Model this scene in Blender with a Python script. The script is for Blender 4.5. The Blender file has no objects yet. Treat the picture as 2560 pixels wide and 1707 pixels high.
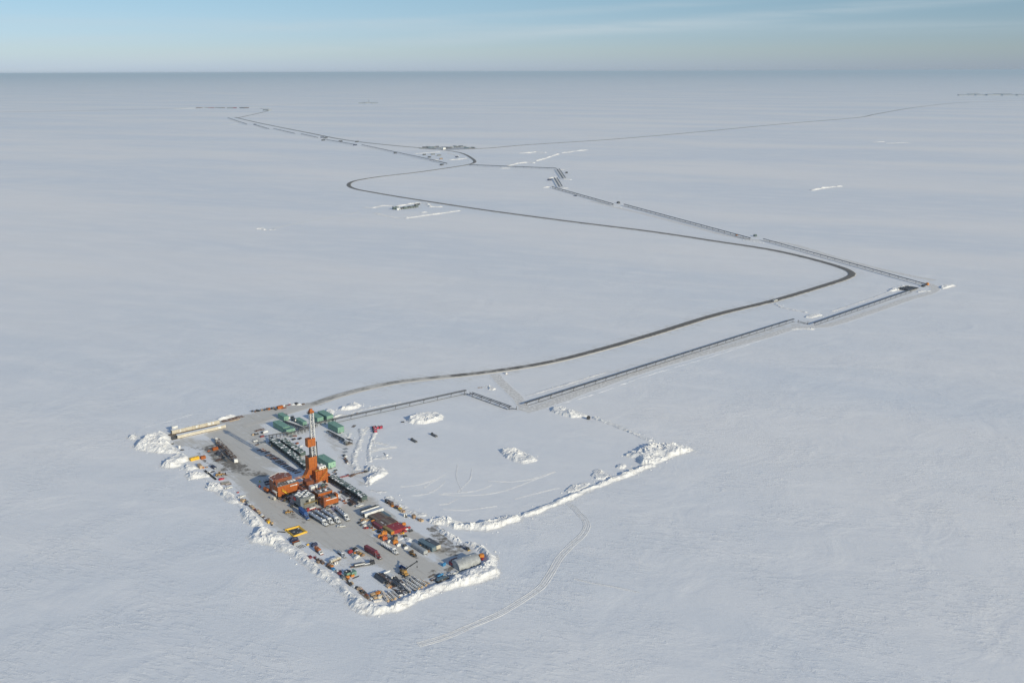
import bpy, bmesh, math, random
import numpy as np
from mathutils import Matrix, Vector
random.seed(7)
S = bpy.context.scene
C = S.collection
R = math.radians
# ---------------------------------------------------------------- camera geometry (aerial view, 310 m above the ice)
F = 2489.0; HY = 180.0; PITCH = math.atan((853.5 - HY) / F); H0 = 310.0; ROLL = 0.0035
CP, SP = math.cos(PITCH), math.sin(PITCH)
def G(x, y, z=0.0):
    """ground position (metres) seen at a point of the survey photograph"""
    u, v = x - 1280.0, -(y - 853.5)
    c, s = math.cos(ROLL), math.sin(ROLL)
    u, v = (u * c + v * s) / F, (-u * s + v * c) / F
    t = (z - H0) / (-SP + v * CP)
    return Vector((u * t, (CP + v * SP) * t, z))
KR = {0: (0, 0, .91874), 1: (300, 980, 5.88), 2: (600, 980, 5.88), 3: (500, 1160, 7.84), 4: (640, 1010, 7.84), 5: (640, 1160, 7.84),
      6: (660, 1300, 7.84), 7: (840, 1240, 7.84), 8: (960, 1280, 7.84), 9: (840, 1380, 7.84), 10: (300, 1060, 7.84),
      11: (700, 1000, 5.88), 12: (1000, 900, 5.88), 13: (1300, 960, 4.704), 14: (1000, 1160, 3.92), 15: (1800, 640, 3.92),
      16: (1240, 700, 2.94), 17: (400, 200, 3.92), 18: (900, 320, 3.92), 19: (1400, 350, 3.92), 20: (1960, 150, 3.92),
      21: (0, 150, 3.36), 22: (1300, 400, 5.88)}
def K(k, x, y, z=0.0):
    ox, oy, s = KR[k]
    return G(ox + x / s, oy + y / s, z)
def KL(k, pts, z=0.0):
    return [K(k, x, y, z) for x, y in pts]
AA, BB = R(-51.5), R(38.5)       # long axis of the drill pad, and its cross axis
VA = Vector((math.cos(AA), math.sin(AA), 0)); VB = Vector((math.cos(BB), math.sin(BB), 0))
# ---------------------------------------------------------------- mesh builder
class MB:
    def __init__(s): s.v = []; s.f = []
    def add(s, vs, fs):
        n = len(s.v); s.v += [tuple(p) for p in vs]; s.f += [tuple(i + n for i in f) for f in fs]; return s
    def box(s, x, y, z, sx, sy, sz, rz=0.0, tx=1.0, ty=1.0):
        """centre x, y, bottom z, sizes; tx, ty taper the top"""
        c, n = math.cos(rz), math.sin(rz); vs = []
        for k, zz in ((1.0, z), (0, z + sz)):
            ax = sx / 2 * (1 if k else tx); ay = sy / 2 * (1 if k else ty)
            for px, py in ((-ax, -ay), (ax, -ay), (ax, ay), (-ax, ay)):
                vs.append((x + px * c - py * n, y + px * n + py * c, zz))
        return s.add(vs, [(3, 2, 1, 0), (4, 5, 6, 7), (0, 1, 5, 4), (1, 2, 6, 5), (2, 3, 7, 6), (3, 0, 4, 7)])
    def bar(s, p, q, r, n=6, r2=None, cap=True):
        p, q = Vector(p), Vector(q); d = (q - p)
        if d.length < 1e-6: return s
        d.normalize(); a = d.orthogonal().normalized(); b = d.cross(a); vs = []
        off = math.pi / 4 if n == 4 else 0
        for c, rr in ((p, r), (q, r if r2 is None else r2)):
            for i in range(n):
                t = 2 * math.pi * i / n + off
                vs.append(c + a * (rr * math.cos(t)) + b * (rr * math.sin(t)))
        fs = [(i, (i + 1) % n, n + (i + 1) % n, n + i) for i in range(n)]
        if cap: fs += [tuple(range(n - 1, -1, -1)), tuple(range(n, 2 * n))]
        return s.add(vs, fs)
    def prism(s, poly, z0, z1):
        n = len(poly); vs = [(x, y, z0) for x, y in poly] + [(x, y, z1) for x, y in poly]
        return s.add(vs, [tuple(range(n - 1, -1, -1)), tuple(range(n, 2 * n))] + [(i, (i + 1) % n, n + (i + 1) % n, n + i) for i in range(n)])
    def side(s, prof, y0, y1, x=0, z=0):
        """profile of (x, z) points extruded from y0 to y1"""
        n = len(prof); vs = [(x + a, y0, z + b) for a, b in prof] + [(x + a, y1, z + b) for a, b in prof]
        return s.add(vs, [tuple(range(n)), tuple(range(2 * n - 1, n - 1, -1))] + [(i, n + i, n + (i + 1) % n, (i + 1) % n) for i in range(n)])
    def front(s, prof, x0, x1, y=0, z=0):
        """profile of (y, z) points extruded from x0 to x1"""
        n = len(prof); vs = [(x0, y + a, z + b) for a, b in prof] + [(x1, y + a, z + b) for a, b in prof]
        return s.add(vs, [tuple(range(n - 1, -1, -1)), tuple(range(n, 2 * n))] + [(i, (i + 1) % n, n + (i + 1) % n, n + i) for i in range(n)])
    def wheel(s, x, y, r, w, n=12):
        return s.bar((x, y - w / 2, r), (x, y + w / 2, r), r, n)
    def dome(s, x, y, z, rx, ry, rz, seg=10, ring=4):
        vs = []; 
        for j in range(ring):
            t = (math.pi / 2) * j / ring
            for i in range(seg):
                p = 2 * math.pi * i / seg
                vs.append((x + rx * math.cos(t) * math.cos(p), y + ry * math.cos(t) * math.sin(p), z + rz * math.sin(t)))
        vs.append((x, y, z + rz)); fs = []
        for j in range(ring - 1):
            for i in range(seg):
                fs.append((j * seg + i, j * seg + (i + 1) % seg, (j + 1) * seg + (i + 1) % seg, (j + 1) * seg + i))
        for i in range(seg): fs.append(((ring - 1) * seg + i, (ring - 1) * seg + (i + 1) % seg, ring * seg))
        fs.append(tuple(range(seg - 1, -1, -1)))
        return s.add(vs, fs)
    def rail(s, pts, h=1.1, r=.05, step=3.0, closed=False):
        """handrail with posts along a run of points"""
        pts = [Vector(p) for p in pts]
        if closed: pts = pts + [pts[0]]
        for a, b in zip(pts, pts[1:]):
            up = Vector((0, 0, h))
            s.bar(a + up, b + up, r, 4); s.bar(a + up * .5, b + up * .5, r * .8, 4)
            n = max(1, int((b - a).length / step))
            for i in range(n + 1):
                p = a.lerp(b, i / n); s.bar(p, p + up, r, 4)
        return s
    def mesh(s, name):
        m = bpy.data.meshes.new(name); m.from_pydata(s.v, [], s.f); m.validate(); return m
def put(name, mb, mat, parent=None, loc=None, rz=None, smooth=False):
    me = mb.mesh(name) if isinstance(mb, MB) else mb
    if not me.materials:
        for m in (mat if isinstance(mat, (list, tuple)) else [mat]): me.materials.append(m)
    if smooth:
        for p in me.polygons: p.use_smooth = True
    o = bpy.data.objects.new(name, me); C.objects.link(o)
    if parent: o.parent = parent
    if loc is not None: o.location = loc
    if rz is not None: o.rotation_euler = (0, 0, rz)
    return o
def tag(o, label=None, cat=None, group=None, kind=None):
    if label: o['label'] = label
    if cat: o['category'] = cat
    if group: o['group'] = group
    if kind: o['kind'] = kind
    return o
def thing(name, label, cat, loc=(0, 0, 0), rz=0.0, group=None):
    o = bpy.data.objects.new(name, None); C.objects.link(o); o.empty_display_size = .5
    o.location = loc; o.rotation_euler = (0, 0, rz)
    return tag(o, label, cat, group)
def dup(root, loc, rz, label=None, scale=None):
    def cp(o, par):
        c = o.copy(); C.objects.link(c)
        if par: c.parent = par
        for ch in KIDS.get(o.name, ()): cp(ch, c)
        return c
    KIDS = {}
    def walk(o):
        KIDS[o.name] = list(o.children)
        for ch in KIDS[o.name]: walk(ch)
    walk(root)
    r = cp(root, None); r.location = loc; r.rotation_euler = (0, 0, rz)
    if scale: r.scale = scale
    if label: r['label'] = label
    return r
def structure(name, mb, mat, **k):
    return tag(put(name, mb, mat, **k), kind='structure')
ORD = ['first', 'second', 'third', 'fourth', 'fifth', 'sixth', 'seventh', 'eighth', 'ninth', 'tenth', 'eleventh', 'twelfth',
       'thirteenth', 'fourteenth', 'fifteenth', 'sixteenth', 'seventeenth', 'eighteenth', 'nineteenth', 'twentieth',
       'twenty-first', 'twenty-second', 'twenty-third', 'twenty-fourth', 'twenty-fifth', 'twenty-sixth', 'twenty-seventh', 'twenty-eighth', 'twenty-ninth', 'thirtieth']
# ---------------------------------------------------------------- materials
def nodes(name):
    m = bpy.data.materials.new(name); m.use_nodes = True
    nt = m.node_tree; return m, nt, nt.nodes['Principled BSDF']
def N(nt, typ, **kw):
    n = nt.nodes.new(typ)
    for k, v in kw.items():
        if k.startswith('i_'):
            key = k[2:]; key = int(key) if key.isdigit() else key.replace('_', ' ')
            n.inputs[key].default_value = v
        else: setattr(n, k, v)
    return n
def math_(nt, op, a, b=None, clamp=False):
    n = nt.nodes.new('ShaderNodeMath'); n.operation = op; n.use_clamp = clamp
    for i, q in enumerate((a, b)):
        if q is None: continue
        if isinstance(q, (int, float)): n.inputs[i].default_value = q
        else: nt.links.new(q, n.inputs[i])
    return n.outputs[0]
def mixc(nt, fac, a, b):
    n = nt.nodes.new('ShaderNodeMix'); n.data_type = 'RGBA'
    for i, q in ((0, fac), (6, a), (7, b)):
        if isinstance(q, (int, float)): n.inputs[i].default_value = q
        elif isinstance(q, (tuple, list)): n.inputs[i].default_value = tuple(q) + ((1,) if len(q) == 3 else ())
        else: nt.links.new(q, n.inputs[i])
    return n.outputs[2]
def ramp(nt, val, lo, hi):
    n = nt.nodes.new('ShaderNodeMapRange'); n.interpolation_type = 'SMOOTHSTEP'
    nt.links.new(val, n.inputs[0]); n.inputs[1].default_value = lo; n.inputs[2].default_value = hi
    return n.outputs[0]
def noise(nt, scale, detail=4, vec=None, rough=.55, dist=0):
    n = N(nt, 'ShaderNodeTexNoise', i_Scale=scale, i_Detail=detail, i_Roughness=rough, i_Distortion=dist)
    if vec is not None: nt.links.new(vec, n.inputs['Vector'])
    return n.outputs[0]
SNOW = (.80, .80, .80)
MATS = {}
def paint(name, col, rough=.55, metal=0.0, snow=.35, wear=.25, grime=(.10, .085, .07)):
    """weathered paint: colour drift, grime blotches and wind-blown snow lying on the upward faces"""
    if name in MATS: return MATS[name]
    m, nt, b = nodes(name)
    g = nt.nodes.new('ShaderNodeNewGeometry'); pos = g.outputs['Position']
    n1 = noise(nt, .55, 5, pos); n2 = noise(nt, 2.3, 3, pos)
    c1 = mixc(nt, ramp(nt, n1, .35, .75), col, tuple(c * .72 for c in col))
    c2 = mixc(nt, math_(nt, 'MULTIPLY', ramp(nt, n2, .55, .75), wear), c1, grime)
    if snow > 0:
        sep = nt.nodes.new('ShaderNodeSeparateXYZ'); nt.links.new(g.outputs['True Normal'], sep.inputs[0])
        up = ramp(nt, sep.outputs[2], .55, .85)
        lie = ramp(nt, noise(nt, .42, 4, pos), .72 - snow * .55, .80 - snow * .5)
        c2 = mixc(nt, math_(nt, 'MULTIPLY', up, lie), c2, SNOW)
    nt.links.new(c2, b.inputs['Base Color'])
    b.inputs['Roughness'].default_value = rough; b.inputs['Metallic'].default_value = metal
    MATS[name] = m; return m
# ---------------------------------------------------------------- camera
cam = bpy.data.cameras.new('camera'); cam.lens = 36 * F / 2560; cam.sensor_width = 36; cam.clip_start = 1; cam.clip_end = 600000
co = bpy.data.objects.new('camera', cam); C.objects.link(co); S.camera = co
cr, sr = math.cos(ROLL), math.sin(ROLL)
r_, u_ = Vector((1, 0, 0)), Vector((0, SP, CP)); f_ = Vector((0, CP, -SP))
cx, cy = r_ * cr - u_ * sr, r_ * sr + u_ * cr
co.matrix_world = Matrix(((cx.x, cy.x, -f_.x, 0), (cx.y, cy.y, -f_.y, 0), (cx.z, cy.z, -f_.z, H0), (0, 0, 0, 1)))
# ---------------------------------------------------------------- daylight
SUN_DIR, SUN_EL = R(-48.5), R(21.0)
w = bpy.data.worlds.new('World'); S.world = w; w.use_nodes = True; nt = w.node_tree
bg = nt.nodes['Background']
sky = N(nt, 'ShaderNodeTexSky', sky_type='NISHITA'); sky.sun_disc = False
sky.sun_elevation = SUN_EL; sky.sun_rotation = math.pi / 2 - SUN_DIR
sky.altitude = 300; sky.air_density = 1.0; sky.dust_density = .2; sky.ozone_density = 2.5
# thin streaks of high cloud, low over the horizon
tc = nt.nodes.new('ShaderNodeTexCoord')
sd = nt.nodes.new('ShaderNodeSeparateXYZ'); nt.links.new(tc.outputs['Generated'], sd.inputs[0])
azi = math_(nt, 'DIVIDE', sd.outputs[0], math_(nt, 'MAXIMUM', sd.outputs[1], .05))
mp = N(nt, 'ShaderNodeMapping'); mp.inputs['Scale'].default_value = (4, 4, 70); nt.links.new(tc.outputs['Generated'], mp.inputs['Vector'])
cn = noise(nt, 1.6, 5, mp.outputs[0], .6, .4)
def streak(e0, slope, wid, amt):
    off = math_(nt, 'ABSOLUTE', math_(nt, 'SUBTRACT', sd.outputs[2], math_(nt, 'ADD', math_(nt, 'MULTIPLY', azi, slope), e0)))
    return math_(nt, 'MULTIPLY', math_(nt, 'MULTIPLY', ramp(nt, off, wid, 0), ramp(nt, cn, .25, .7)), amt)
cf = math_(nt, 'ADD', streak(.0335, .062, .0095, .34), math_(nt, 'ADD', streak(.052, .055, .006, .22), streak(.041, -.01, .010, .22)), True)
bright = nt.nodes.new('ShaderNodeVectorMath'); bright.operation = 'SCALE'; bright.inputs['Scale'].default_value = 1.0
tint = nt.nodes.new('ShaderNodeMix'); tint.data_type = 'RGBA'; tint.blend_type = 'MULTIPLY'; tint.inputs[0].default_value = 1
sepd = nt.nodes.new('ShaderNodeSeparateXYZ'); nt.links.new(tc.outputs['Generated'], sepd.inputs[0])
lowt = mixc(nt, ramp(nt, sepd.outputs[2], .0, .022), (.355, .455, .80), (.395, .475, .69))
lowt = mixc(nt, ramp(nt, sepd.outputs[2], .02, .09), lowt, (.41, .485, .585))
nt.links.new(mixc(nt, ramp(nt, sepd.outputs[2], .09, .25), lowt, (1.14, 1.0, .93)), tint.inputs[7])
nt.links.new(sky.outputs[0], tint.inputs[6])
skyc = mixc(nt, cf, tint.outputs[2], (3.75, 4.3, 4.6))
nt.links.new(skyc, bg.inputs['Color']); bg.inputs['Strength'].default_value = SKY_STR = .15
sun = bpy.data.lights.new('sun', 'SUN'); sun.energy = 3.85; sun.angle = R(.5); sun.color = (1, .91, .69)
so = bpy.data.objects.new('sun', sun); C.objects.link(so)
dirv = Vector((math.cos(SUN_DIR) * math.cos(SUN_EL), math.sin(SUN_DIR) * math.cos(SUN_EL), math.sin(SUN_EL)))
so.rotation_euler = dirv.to_track_quat('Z', 'Y').to_euler(); so.location = dirv * 3000
vs = S.view_settings; vs.view_transform = 'Standard'; vs.look = 'None'; vs.exposure = 0; vs.gamma = 1
# ---------------------------------------------------------------- snow materials
def snow_mat(name, fine=1.0, dirt=False):
    m, nt, b = nodes(name)
    g = nt.nodes.new('ShaderNodeNewGeometry'); pos = g.outputs['Position']
    m0 = N(nt, 'ShaderNodeMapping'); m0.inputs['Rotation'].default_value = (0, 0, R(24)); nt.links.new(pos, m0.inputs['Vector'])
    mp = N(nt, 'ShaderNodeMapping'); mp.inputs['Scale'].default_value = (.34, 1, 1); nt.links.new(m0.outputs[0], mp.inputs['Vector'])
    big = noise(nt, .0021, 4, mp.outputs[0], .55); mid = noise(nt, .03, 4, mp.outputs[0], .6)
    c = mixc(nt, ramp(nt, big, .36, .66), (.72, .745, .775), (.84, .82, .80))
    c = mixc(nt, math_(nt, 'MULTIPLY', ramp(nt, mid, .42, .72), .5), c, (.86, .85, .84))
    fin = noise(nt, .16, 5, mp.outputs[0], .7, .5)
    c = mixc(nt, math_(nt, 'MULTIPLY', ramp(nt, fin, .52, .72), .32), c, (.66, .70, .75))
    h = math_(nt, 'MULTIPLY', ramp(nt, noise(nt, .30, 6, mp.outputs[0], .68, .6), .44, .74), .9)
    h = math_(nt, 'MULTIPLY', h, ramp(nt, noise(nt, .014, 4, pos, .6), .36, .66))
    h = math_(nt, 'ADD', h, math_(nt, 'MULTIPLY', noise(nt, .9, 4, mp.outputs[0], .6), .35))
    h = math_(nt, 'ADD', h, math_(nt, 'MULTIPLY', noise(nt, .02, 4, pos, .5, .8), 3.0))
    if dirt:
        a = N(nt, 'ShaderNodeAttribute', attribute_name='dirt'); k = N(nt, 'ShaderNodeAttribute', attribute_name='bare')
        br = noise(nt, .12, 6, pos, .65); m5 = N(nt, 'ShaderNodeMapping'); m5.inputs['Rotation'].default_value = (0, 0, R(50)); nt.links.new(pos, m5.inputs['Vector'])
        m6 = N(nt, 'ShaderNodeMapping'); m6.inputs['Scale'].default_value = (.035, .5, 1); nt.links.new(m5.outputs[0], m6.inputs['Vector'])
        rut = noise(nt, 1.0, 5, m6.outputs[0], .65, .3)
        mask = ramp(nt, a.outputs['Fac'], .0, .3)
        nz_ = math_(nt, 'ADD', math_(nt, 'MULTIPLY', math_(nt, 'SUBTRACT', rut, .5), .9), math_(nt, 'MULTIPLY', math_(nt, 'SUBTRACT', br, .5), 1.25))
        fac = math_(nt, 'ADD', a.outputs['Fac'], math_(nt, 'MULTIPLY', nz_, mask))
        c = mixc(nt, ramp(nt, fac, .12, .75), c, (.575, .55, .505))
        c = mixc(nt, math_(nt, 'MULTIPLY', math_(nt, 'MULTIPLY', ramp(nt, rut, .52, .72), a.outputs['Fac']), .6), c, (.42, .385, .335))
        fac2 = math_(nt, 'ADD', k.outputs['Fac'], math_(nt, 'MULTIPLY', math_(nt, 'SUBTRACT', noise(nt, .16, 7, pos, .72), .5), 1.9))
        c = mixc(nt, ramp(nt, fac2, .42, .78), c, (.20, .18, .155))
    nt.links.new(c, b.inputs['Base Color']); b.inputs['Roughness'].default_value = .75
    b.inputs['Specular IOR Level'].default_value = .25
    bm = nt.nodes.new('ShaderNodeBump'); bm.inputs['Distance'].default_value = 1.0
    # the far tundra is wind-smoothed: relief dies out away from the pad
    ln = nt.nodes.new('ShaderNodeVectorMath'); ln.operation = 'LENGTH'; nt.links.new(pos, ln.inputs[0])
    fade = nt.nodes.new('ShaderNodeMapRange'); nt.links.new(ln.outputs['Value'], fade.inputs[0])
    for i, q in ((1, 450), (2, 3400), (3, .42 * fine), (4, .03 * fine)): fade.inputs[i].default_value = q
    nt.links.new(fade.outputs[0], bm.inputs['Strength'])
    nt.links.new(h, bm.inputs['Height']); nt.links.new(bm.outputs[0], b.inputs['Normal'])
    return m
M_SNOW = snow_mat('wind_packed_snow'); M_PAD = snow_mat('driven_snow', .45, True)
def pile_mat():
    m, nt, b = nodes('ploughed_snow')
    g = nt.nodes.new('ShaderNodeNewGeometry'); pos = g.outputs['Position']
    n = noise(nt, .35, 5, pos)
    c = mixc(nt, ramp(nt, n, .45, .75), (.765, .76, .75), (.63, .615, .59))
    nt.links.new(c, b.inputs['Base Color']); b.inputs['Roughness'].default_value = .8; b.inputs['Specular IOR Level'].default_value = .2
    bm = N(nt, 'ShaderNodeBump', i_Strength=.5, i_Distance=.6); nt.links.new(noise(nt, 1.1, 4, pos), bm.inputs['Height'])
    nt.links.new(bm.outputs[0], b.inputs['Normal']); return m
M_PILE = pile_mat()
def road_mat(name, col, snowy):
    m, nt, b = nodes(name)
    g = nt.nodes.new('ShaderNodeNewGeometry'); pos = g.outputs['Position']
    a = N(nt, 'ShaderNodeAttribute', attribute_name='snowy'); x = N(nt, 'ShaderNodeAttribute', attribute_name='across')
    n = noise(nt, .05, 6, pos, .65)
    c = mixc(nt, ramp(nt, noise(nt, .4, 4, pos), .4, .7), col, tuple(q * 1.5 for q in col))
    f = math_(nt, 'ADD', a.outputs['Fac'], math_(nt, 'MULTIPLY', math_(nt, 'SUBTRACT', n, .5), 1.3))
    f = math_(nt, 'ADD', f, math_(nt, 'MULTIPLY', ramp(nt, x.outputs['Fac'], .5, .98), .75))
    c = mixc(nt, ramp(nt, f, .45, .85), c, snowy)
    nt.links.new(c, b.inputs['Base Color']); b.inputs['Roughness'].default_value = .9
    return m
M_ROAD = road_mat('gravel_road', (.125, .115, .103), (.58, .55, .50)); M_ICE = road_mat('ice_road', (.60, .58, .55), (.77, .77, .77))
# ---------------------------------------------------------------- the ground sheet
GX = 160000
structure('ground', MB().add([(-GX, -20000, 0), (GX, -20000, 0), (GX, 150000, 0), (-GX, 150000, 0)], [(0, 1, 2, 3)]), M_SNOW)
# ---------------------------------------------------------------- ribbons (roads, tracks)
def smooth_line(pts, step):
    """Catmull-Rom through the points, sampled every ~step metres"""
    P = [pts[0] * 2 - pts[1]] + list(pts) + [pts[-1] * 2 - pts[-2]]; out = []
    for i in range(1, len(P) - 2):
        p0, p1, p2, p3 = P[i - 1:i + 3]; n = max(2, int((p2 - p1).length / step))
        d1 = max((p1 - p0).length, 1e-3) ** .5; d2 = max((p2 - p1).length, 1e-3) ** .5; d3 = max((p3 - p2).length, 1e-3) ** .5
        m1 = (p2 - p1) + ((p1 - p0) / d1 - (p2 - p0) / (d1 + d2)) * d2
        m2 = (p2 - p1) + ((p3 - p2) / d3 - (p3 - p1) / (d2 + d3)) * d2
        for k in range(n):
            t = k / n; a, b = t * t * t, t * t
            out.append(p1 * (2 * a - 3 * b + 1) + m1 * (a - 2 * b + t) + p2 * (3 * b - 2 * a) + m2 * (a - b))
    return out + [pts[-1].copy()]
def ribbon(name, pts, prof, mat, step=8, snowy=lambda t: 0, kind='structure', wob=0, wfun=None, hfun=None, dirt=None):
    """prof: (offset, height) across; a raised strip that follows pts"""
    L = smooth_line(pts, step); n = len(prof); vs = []; fs = []; A = []; X = []
    mx = max(abs(o) for o, _ in prof)
    for i, p in enumerate(L):
        d = (L[min(i + 1, len(L) - 1)] - L[max(i - 1, 0)]).normalized(); s = Vector((-d.y, d.x, 0)); t = i / (len(L) - 1)
        k = wfun(t) if wfun else 1
        for j, (o, h) in enumerate(prof):
            q = p + s * (o * k + random.uniform(-wob, wob)); vs.append((q.x, q.y, h * (hfun(t) if hfun else 1) + (random.uniform(-wob, wob) * .25 if 0 < j < n - 1 else 0)))
            A.append(snowy(t)); X.append(abs(o) / mx)
        if i:
            b = i * n
            fs += [(b - n + j + 1, b - n + j, b + j, b + j + 1) for j in range(n - 1)]
    o = put(name, MB().add(vs, fs), mat)
    for nm, arr in (('snowy', A), ('across', X), ('dirt', [dirt * (1 - q) if dirt else 0 for q in X])):
        at = o.data.attributes.new(nm, 'FLOAT', 'POINT'); at.data.foreach_set('value', arr)
    if kind: o['kind'] = kind
    return o
def roadprof(w, h=.7): return [(-w / 2 - 2.0, -.05), (-w / 2, h), (-w / 4, h + .08), (0, h + .1), (w / 4, h + .08), (w / 2, h), (w / 2 + 2.0, -.05)]
main = KL(0, [(560, 978), (640, 953), (700, 935), (780, 908), (850, 890), (925, 876), (1000, 868), (1120, 855), (1250, 835), (1380, 803), (1500, 768), (1650, 722), (1780, 690),
              (1900, 654), (1945, 639), (1957, 630), (1945, 620), (1900, 605), (1780, 576), (1640, 554), (1500, 533), (1300, 508), (1100, 481), (950, 458), (860, 443),
              (815, 434), (801, 426), (812, 417), (860, 408), (960, 396), (1050, 383), (1078, 378), (1090, 373), (1082, 363), (1055, 351), (1010, 344)])
def main_snow(t):
    return max(0, .78 - t * 3.2) if t < .3 else .12
ribbon('gravel_road', main, roadprof(9.5), M_ROAD, 10, lambda t: .88 - 5.0 * t if t < .15 else .13 if t < .9 else .13 + (t - .9) * 4.5, hfun=lambda t: min(1, .32 + t * 9))
SH = [(-46, .012), (-22, .03), (0, .04), (22, .03), (46, .012)]
ribbon('packed_snow_shoulder', main[4:24], SH, M_PAD, 12, dirt=.34)
ribbon('gravel_road', KL(0, [(985, 343.5), (1100, 342), (1200, 334), (1400, 321), (1600, 304), (1800, 285), (1975, 270), (2010, 263), (2120, 245), (2230, 235), (2352, 232), (2600, 228)]), roadprof(15, .6), M_ROAD, 60, lambda t: .1 + .3 * t)
ribbon('gravel_road', KL(0, [(1000, 343), (900, 334.5), (800, 323), (700, 304), (600, 284), (552, 273), (540, 270)]), roadprof(14, .6), M_ROAD, 40, lambda t: .1)
ribbon('gravel_road', KL(0, [(545, 271.5), (575, 265), (605, 258), (617, 254), (598, 250)]), roadprof(14, .6), M_ROAD, 60, lambda t: .35)
ribbon('distant_road', KL(0, [(-60, 259), (120, 256), (300, 252.5), (440, 249)]), roadprof(20, .6), M_ROAD, 150, lambda t: .3)
ribbon('access_road', KL(12, [(1400, 215), (1450, 290), (1560, 400), (1700, 530), (1790, 640), (1850, 740), (2100, 690)]), [(-7, .02), (-6, .16), (0, .22), (6, .16), (7, .02)], M_ICE, 6, lambda t: .25)
ribbon('ice_road', KL(16, [(210, 968), (330, 930), (480, 880), (650, 815), (880, 735), (1150, 645), (1450, 560), (1750, 478), (2000, 410), (2200, 352), (2330, 345), (2420, 338)]) +
       KL(15, [(1150, 655), (1400, 575), (1650, 490), (1850, 420), (2060, 360), (2110, 320), (2060, 280), (1960, 262)]),
       [(-8, .02), (-6.5, .15), (0, .2), (6.5, .15), (8, .02)], M_ICE, 8, lambda t: .32)
ribbon('ice_road', KL(15, [(2100, 240), (1700, 160), (1300, 60), (1100, 5)]) + KL(19, [(2200, 1010), (1950, 985), (1700, 950), (1300, 850), (900, 745), (500, 650), (300, 600)]), [(-9, .02), (-7, .12), (0, .15), (7, .12), (9, .02)], M_ICE, 12, lambda t: .5)
ribbon('packed_snow_shoulder', KL(16, [(330, 900), (480, 850), (880, 700), (1450, 530), (2000, 380), (2330, 310)]), [(-34, .008), (-16, .02), (0, .025), (16, .02), (34, .008)], M_PAD, 12, dirt=.36)
# ---------------------------------------------------------------- haze: the air over the tundra
hz = MB().box(0, 65000, -1.5, 2 * GX + 4000, 174000, H0 + 15)
mh, nt, b = nodes('arctic_haze'); nt.nodes.remove(b)
pv = N(nt, 'ShaderNodeVolumePrincipled'); pv.inputs['Color'].default_value = (.70, .86, 1, 1); pv.inputs['Density'].default_value = HAZE_D = 3.2e-5
nt.links.new(pv.outputs[0], nt.nodes['Material Output'].inputs['Volume'])
tag(put('haze', hz, mh), kind='stuff')
# ---------------------------------------------------------------- numpy noise for the ploughed snow
def vnoise(x, y, seed):
    xi, yi = np.floor(x).astype(np.int64), np.floor(y).astype(np.int64); fx, fy = x - xi, y - yi
    fx, fy = fx * fx * (3 - 2 * fx), fy * fy * (3 - 2 * fy)
    def h(a, b):
        n = (a * 374761393 + b * 668265263 + seed * 1274126177) & 0x7fffffff
        n = ((n ^ (n >> 13)) * 1274126177) & 0x7fffffff
        return ((n ^ (n >> 16)) & 0xffff) / 65535.0
    return (h(xi, yi) * (1 - fx) + h(xi + 1, yi) * fx) * (1 - fy) + (h(xi, yi + 1) * (1 - fx) + h(xi + 1, yi + 1) * fx) * fy
def fbm(x, y, seed, octs=4):
    s = 0; a = .5
    for i in range(octs): s = s + a * vnoise(x * 2 ** i, y * 2 ** i, seed + i); a *= .5
    return s
def worley(x, y, seed):
    xi, yi = np.floor(x).astype(np.int64), np.floor(y).astype(np.int64); best = np.full(x.shape, 9.0); val = np.zeros(x.shape)
    for i in (-1, 0, 1):
        for j in (-1, 0, 1):
            a, b = xi + i, yi + j
            def h(k):
                n = (a * 374761393 + b * 668265263 + (seed + k) * 1274126177) & 0x7fffffff
                n = ((n ^ (n >> 13)) * 1274126177) & 0x7fffffff
                return ((n ^ (n >> 16)) & 0xffff) / 65535.0
            d = (a + h(0) - x) ** 2 + (b + h(1) - y) ** 2; v = h(2)
            m = d < best; best = np.where(m, d, best); val = np.where(m, v, val)
    return np.sqrt(best), val
def seg_dist(X, Y, P, closed):
    d = np.full(X.shape, 1e9); n = len(P)
    for i in range(n if closed else n - 1):
        a, b = P[i], P[(i + 1) % n]; ex, ey = b[0] - a[0], b[1] - a[1]; L = ex * ex + ey * ey + 1e-9
        t = np.clip(((X - a[0]) * ex + (Y - a[1]) * ey) / L, 0, 1)
        d = np.minimum(d, np.hypot(X - a[0] - t * ex, Y - a[1] - t * ey))
    return d
def inside(X, Y, P):
    c = np.zeros(X.shape, bool); n = len(P); j = n - 1
    for i in range(n):
        xi, yi, xj, yj = P[i][0], P[i][1], P[j][0], P[j][1]
        if yi != yj:
            k = ((yi > Y) != (yj > Y)) & (X < (xj - xi) * (Y - yi) / (yj - yi) + xi); c ^= k
        j = i
    return c
def grid(P, res, pad):
    xs = [p[0] for p in P]; ys = [p[1] for p in P]
    return np.meshgrid(np.arange(min(xs) - pad, max(xs) + pad + res, res), np.arange(min(ys) - pad, max(ys) + pad + res, res))
def grid_mesh(name, X, Y, Z, keep):
    ny, nx = X.shape; q = keep[:-1, :-1] | keep[1:, :-1] | keep[:-1, 1:] | keep[1:, 1:]
    jy, jx = np.nonzero(q); a = jy * nx + jx
    F4 = np.stack([a, a + 1, a + nx + 1, a + nx], 1); used = np.unique(F4)
    remap = np.full(nx * ny, -1); remap[used] = np.arange(len(used))
    co_ = np.stack([X.ravel()[used], Y.ravel()[used], Z.ravel()[used]], 1)
    me = bpy.data.meshes.new(name); me.from_pydata(co_.tolist(), [], remap[F4].tolist()); return me, used
SEED = [11]
LUMPS = []
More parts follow.
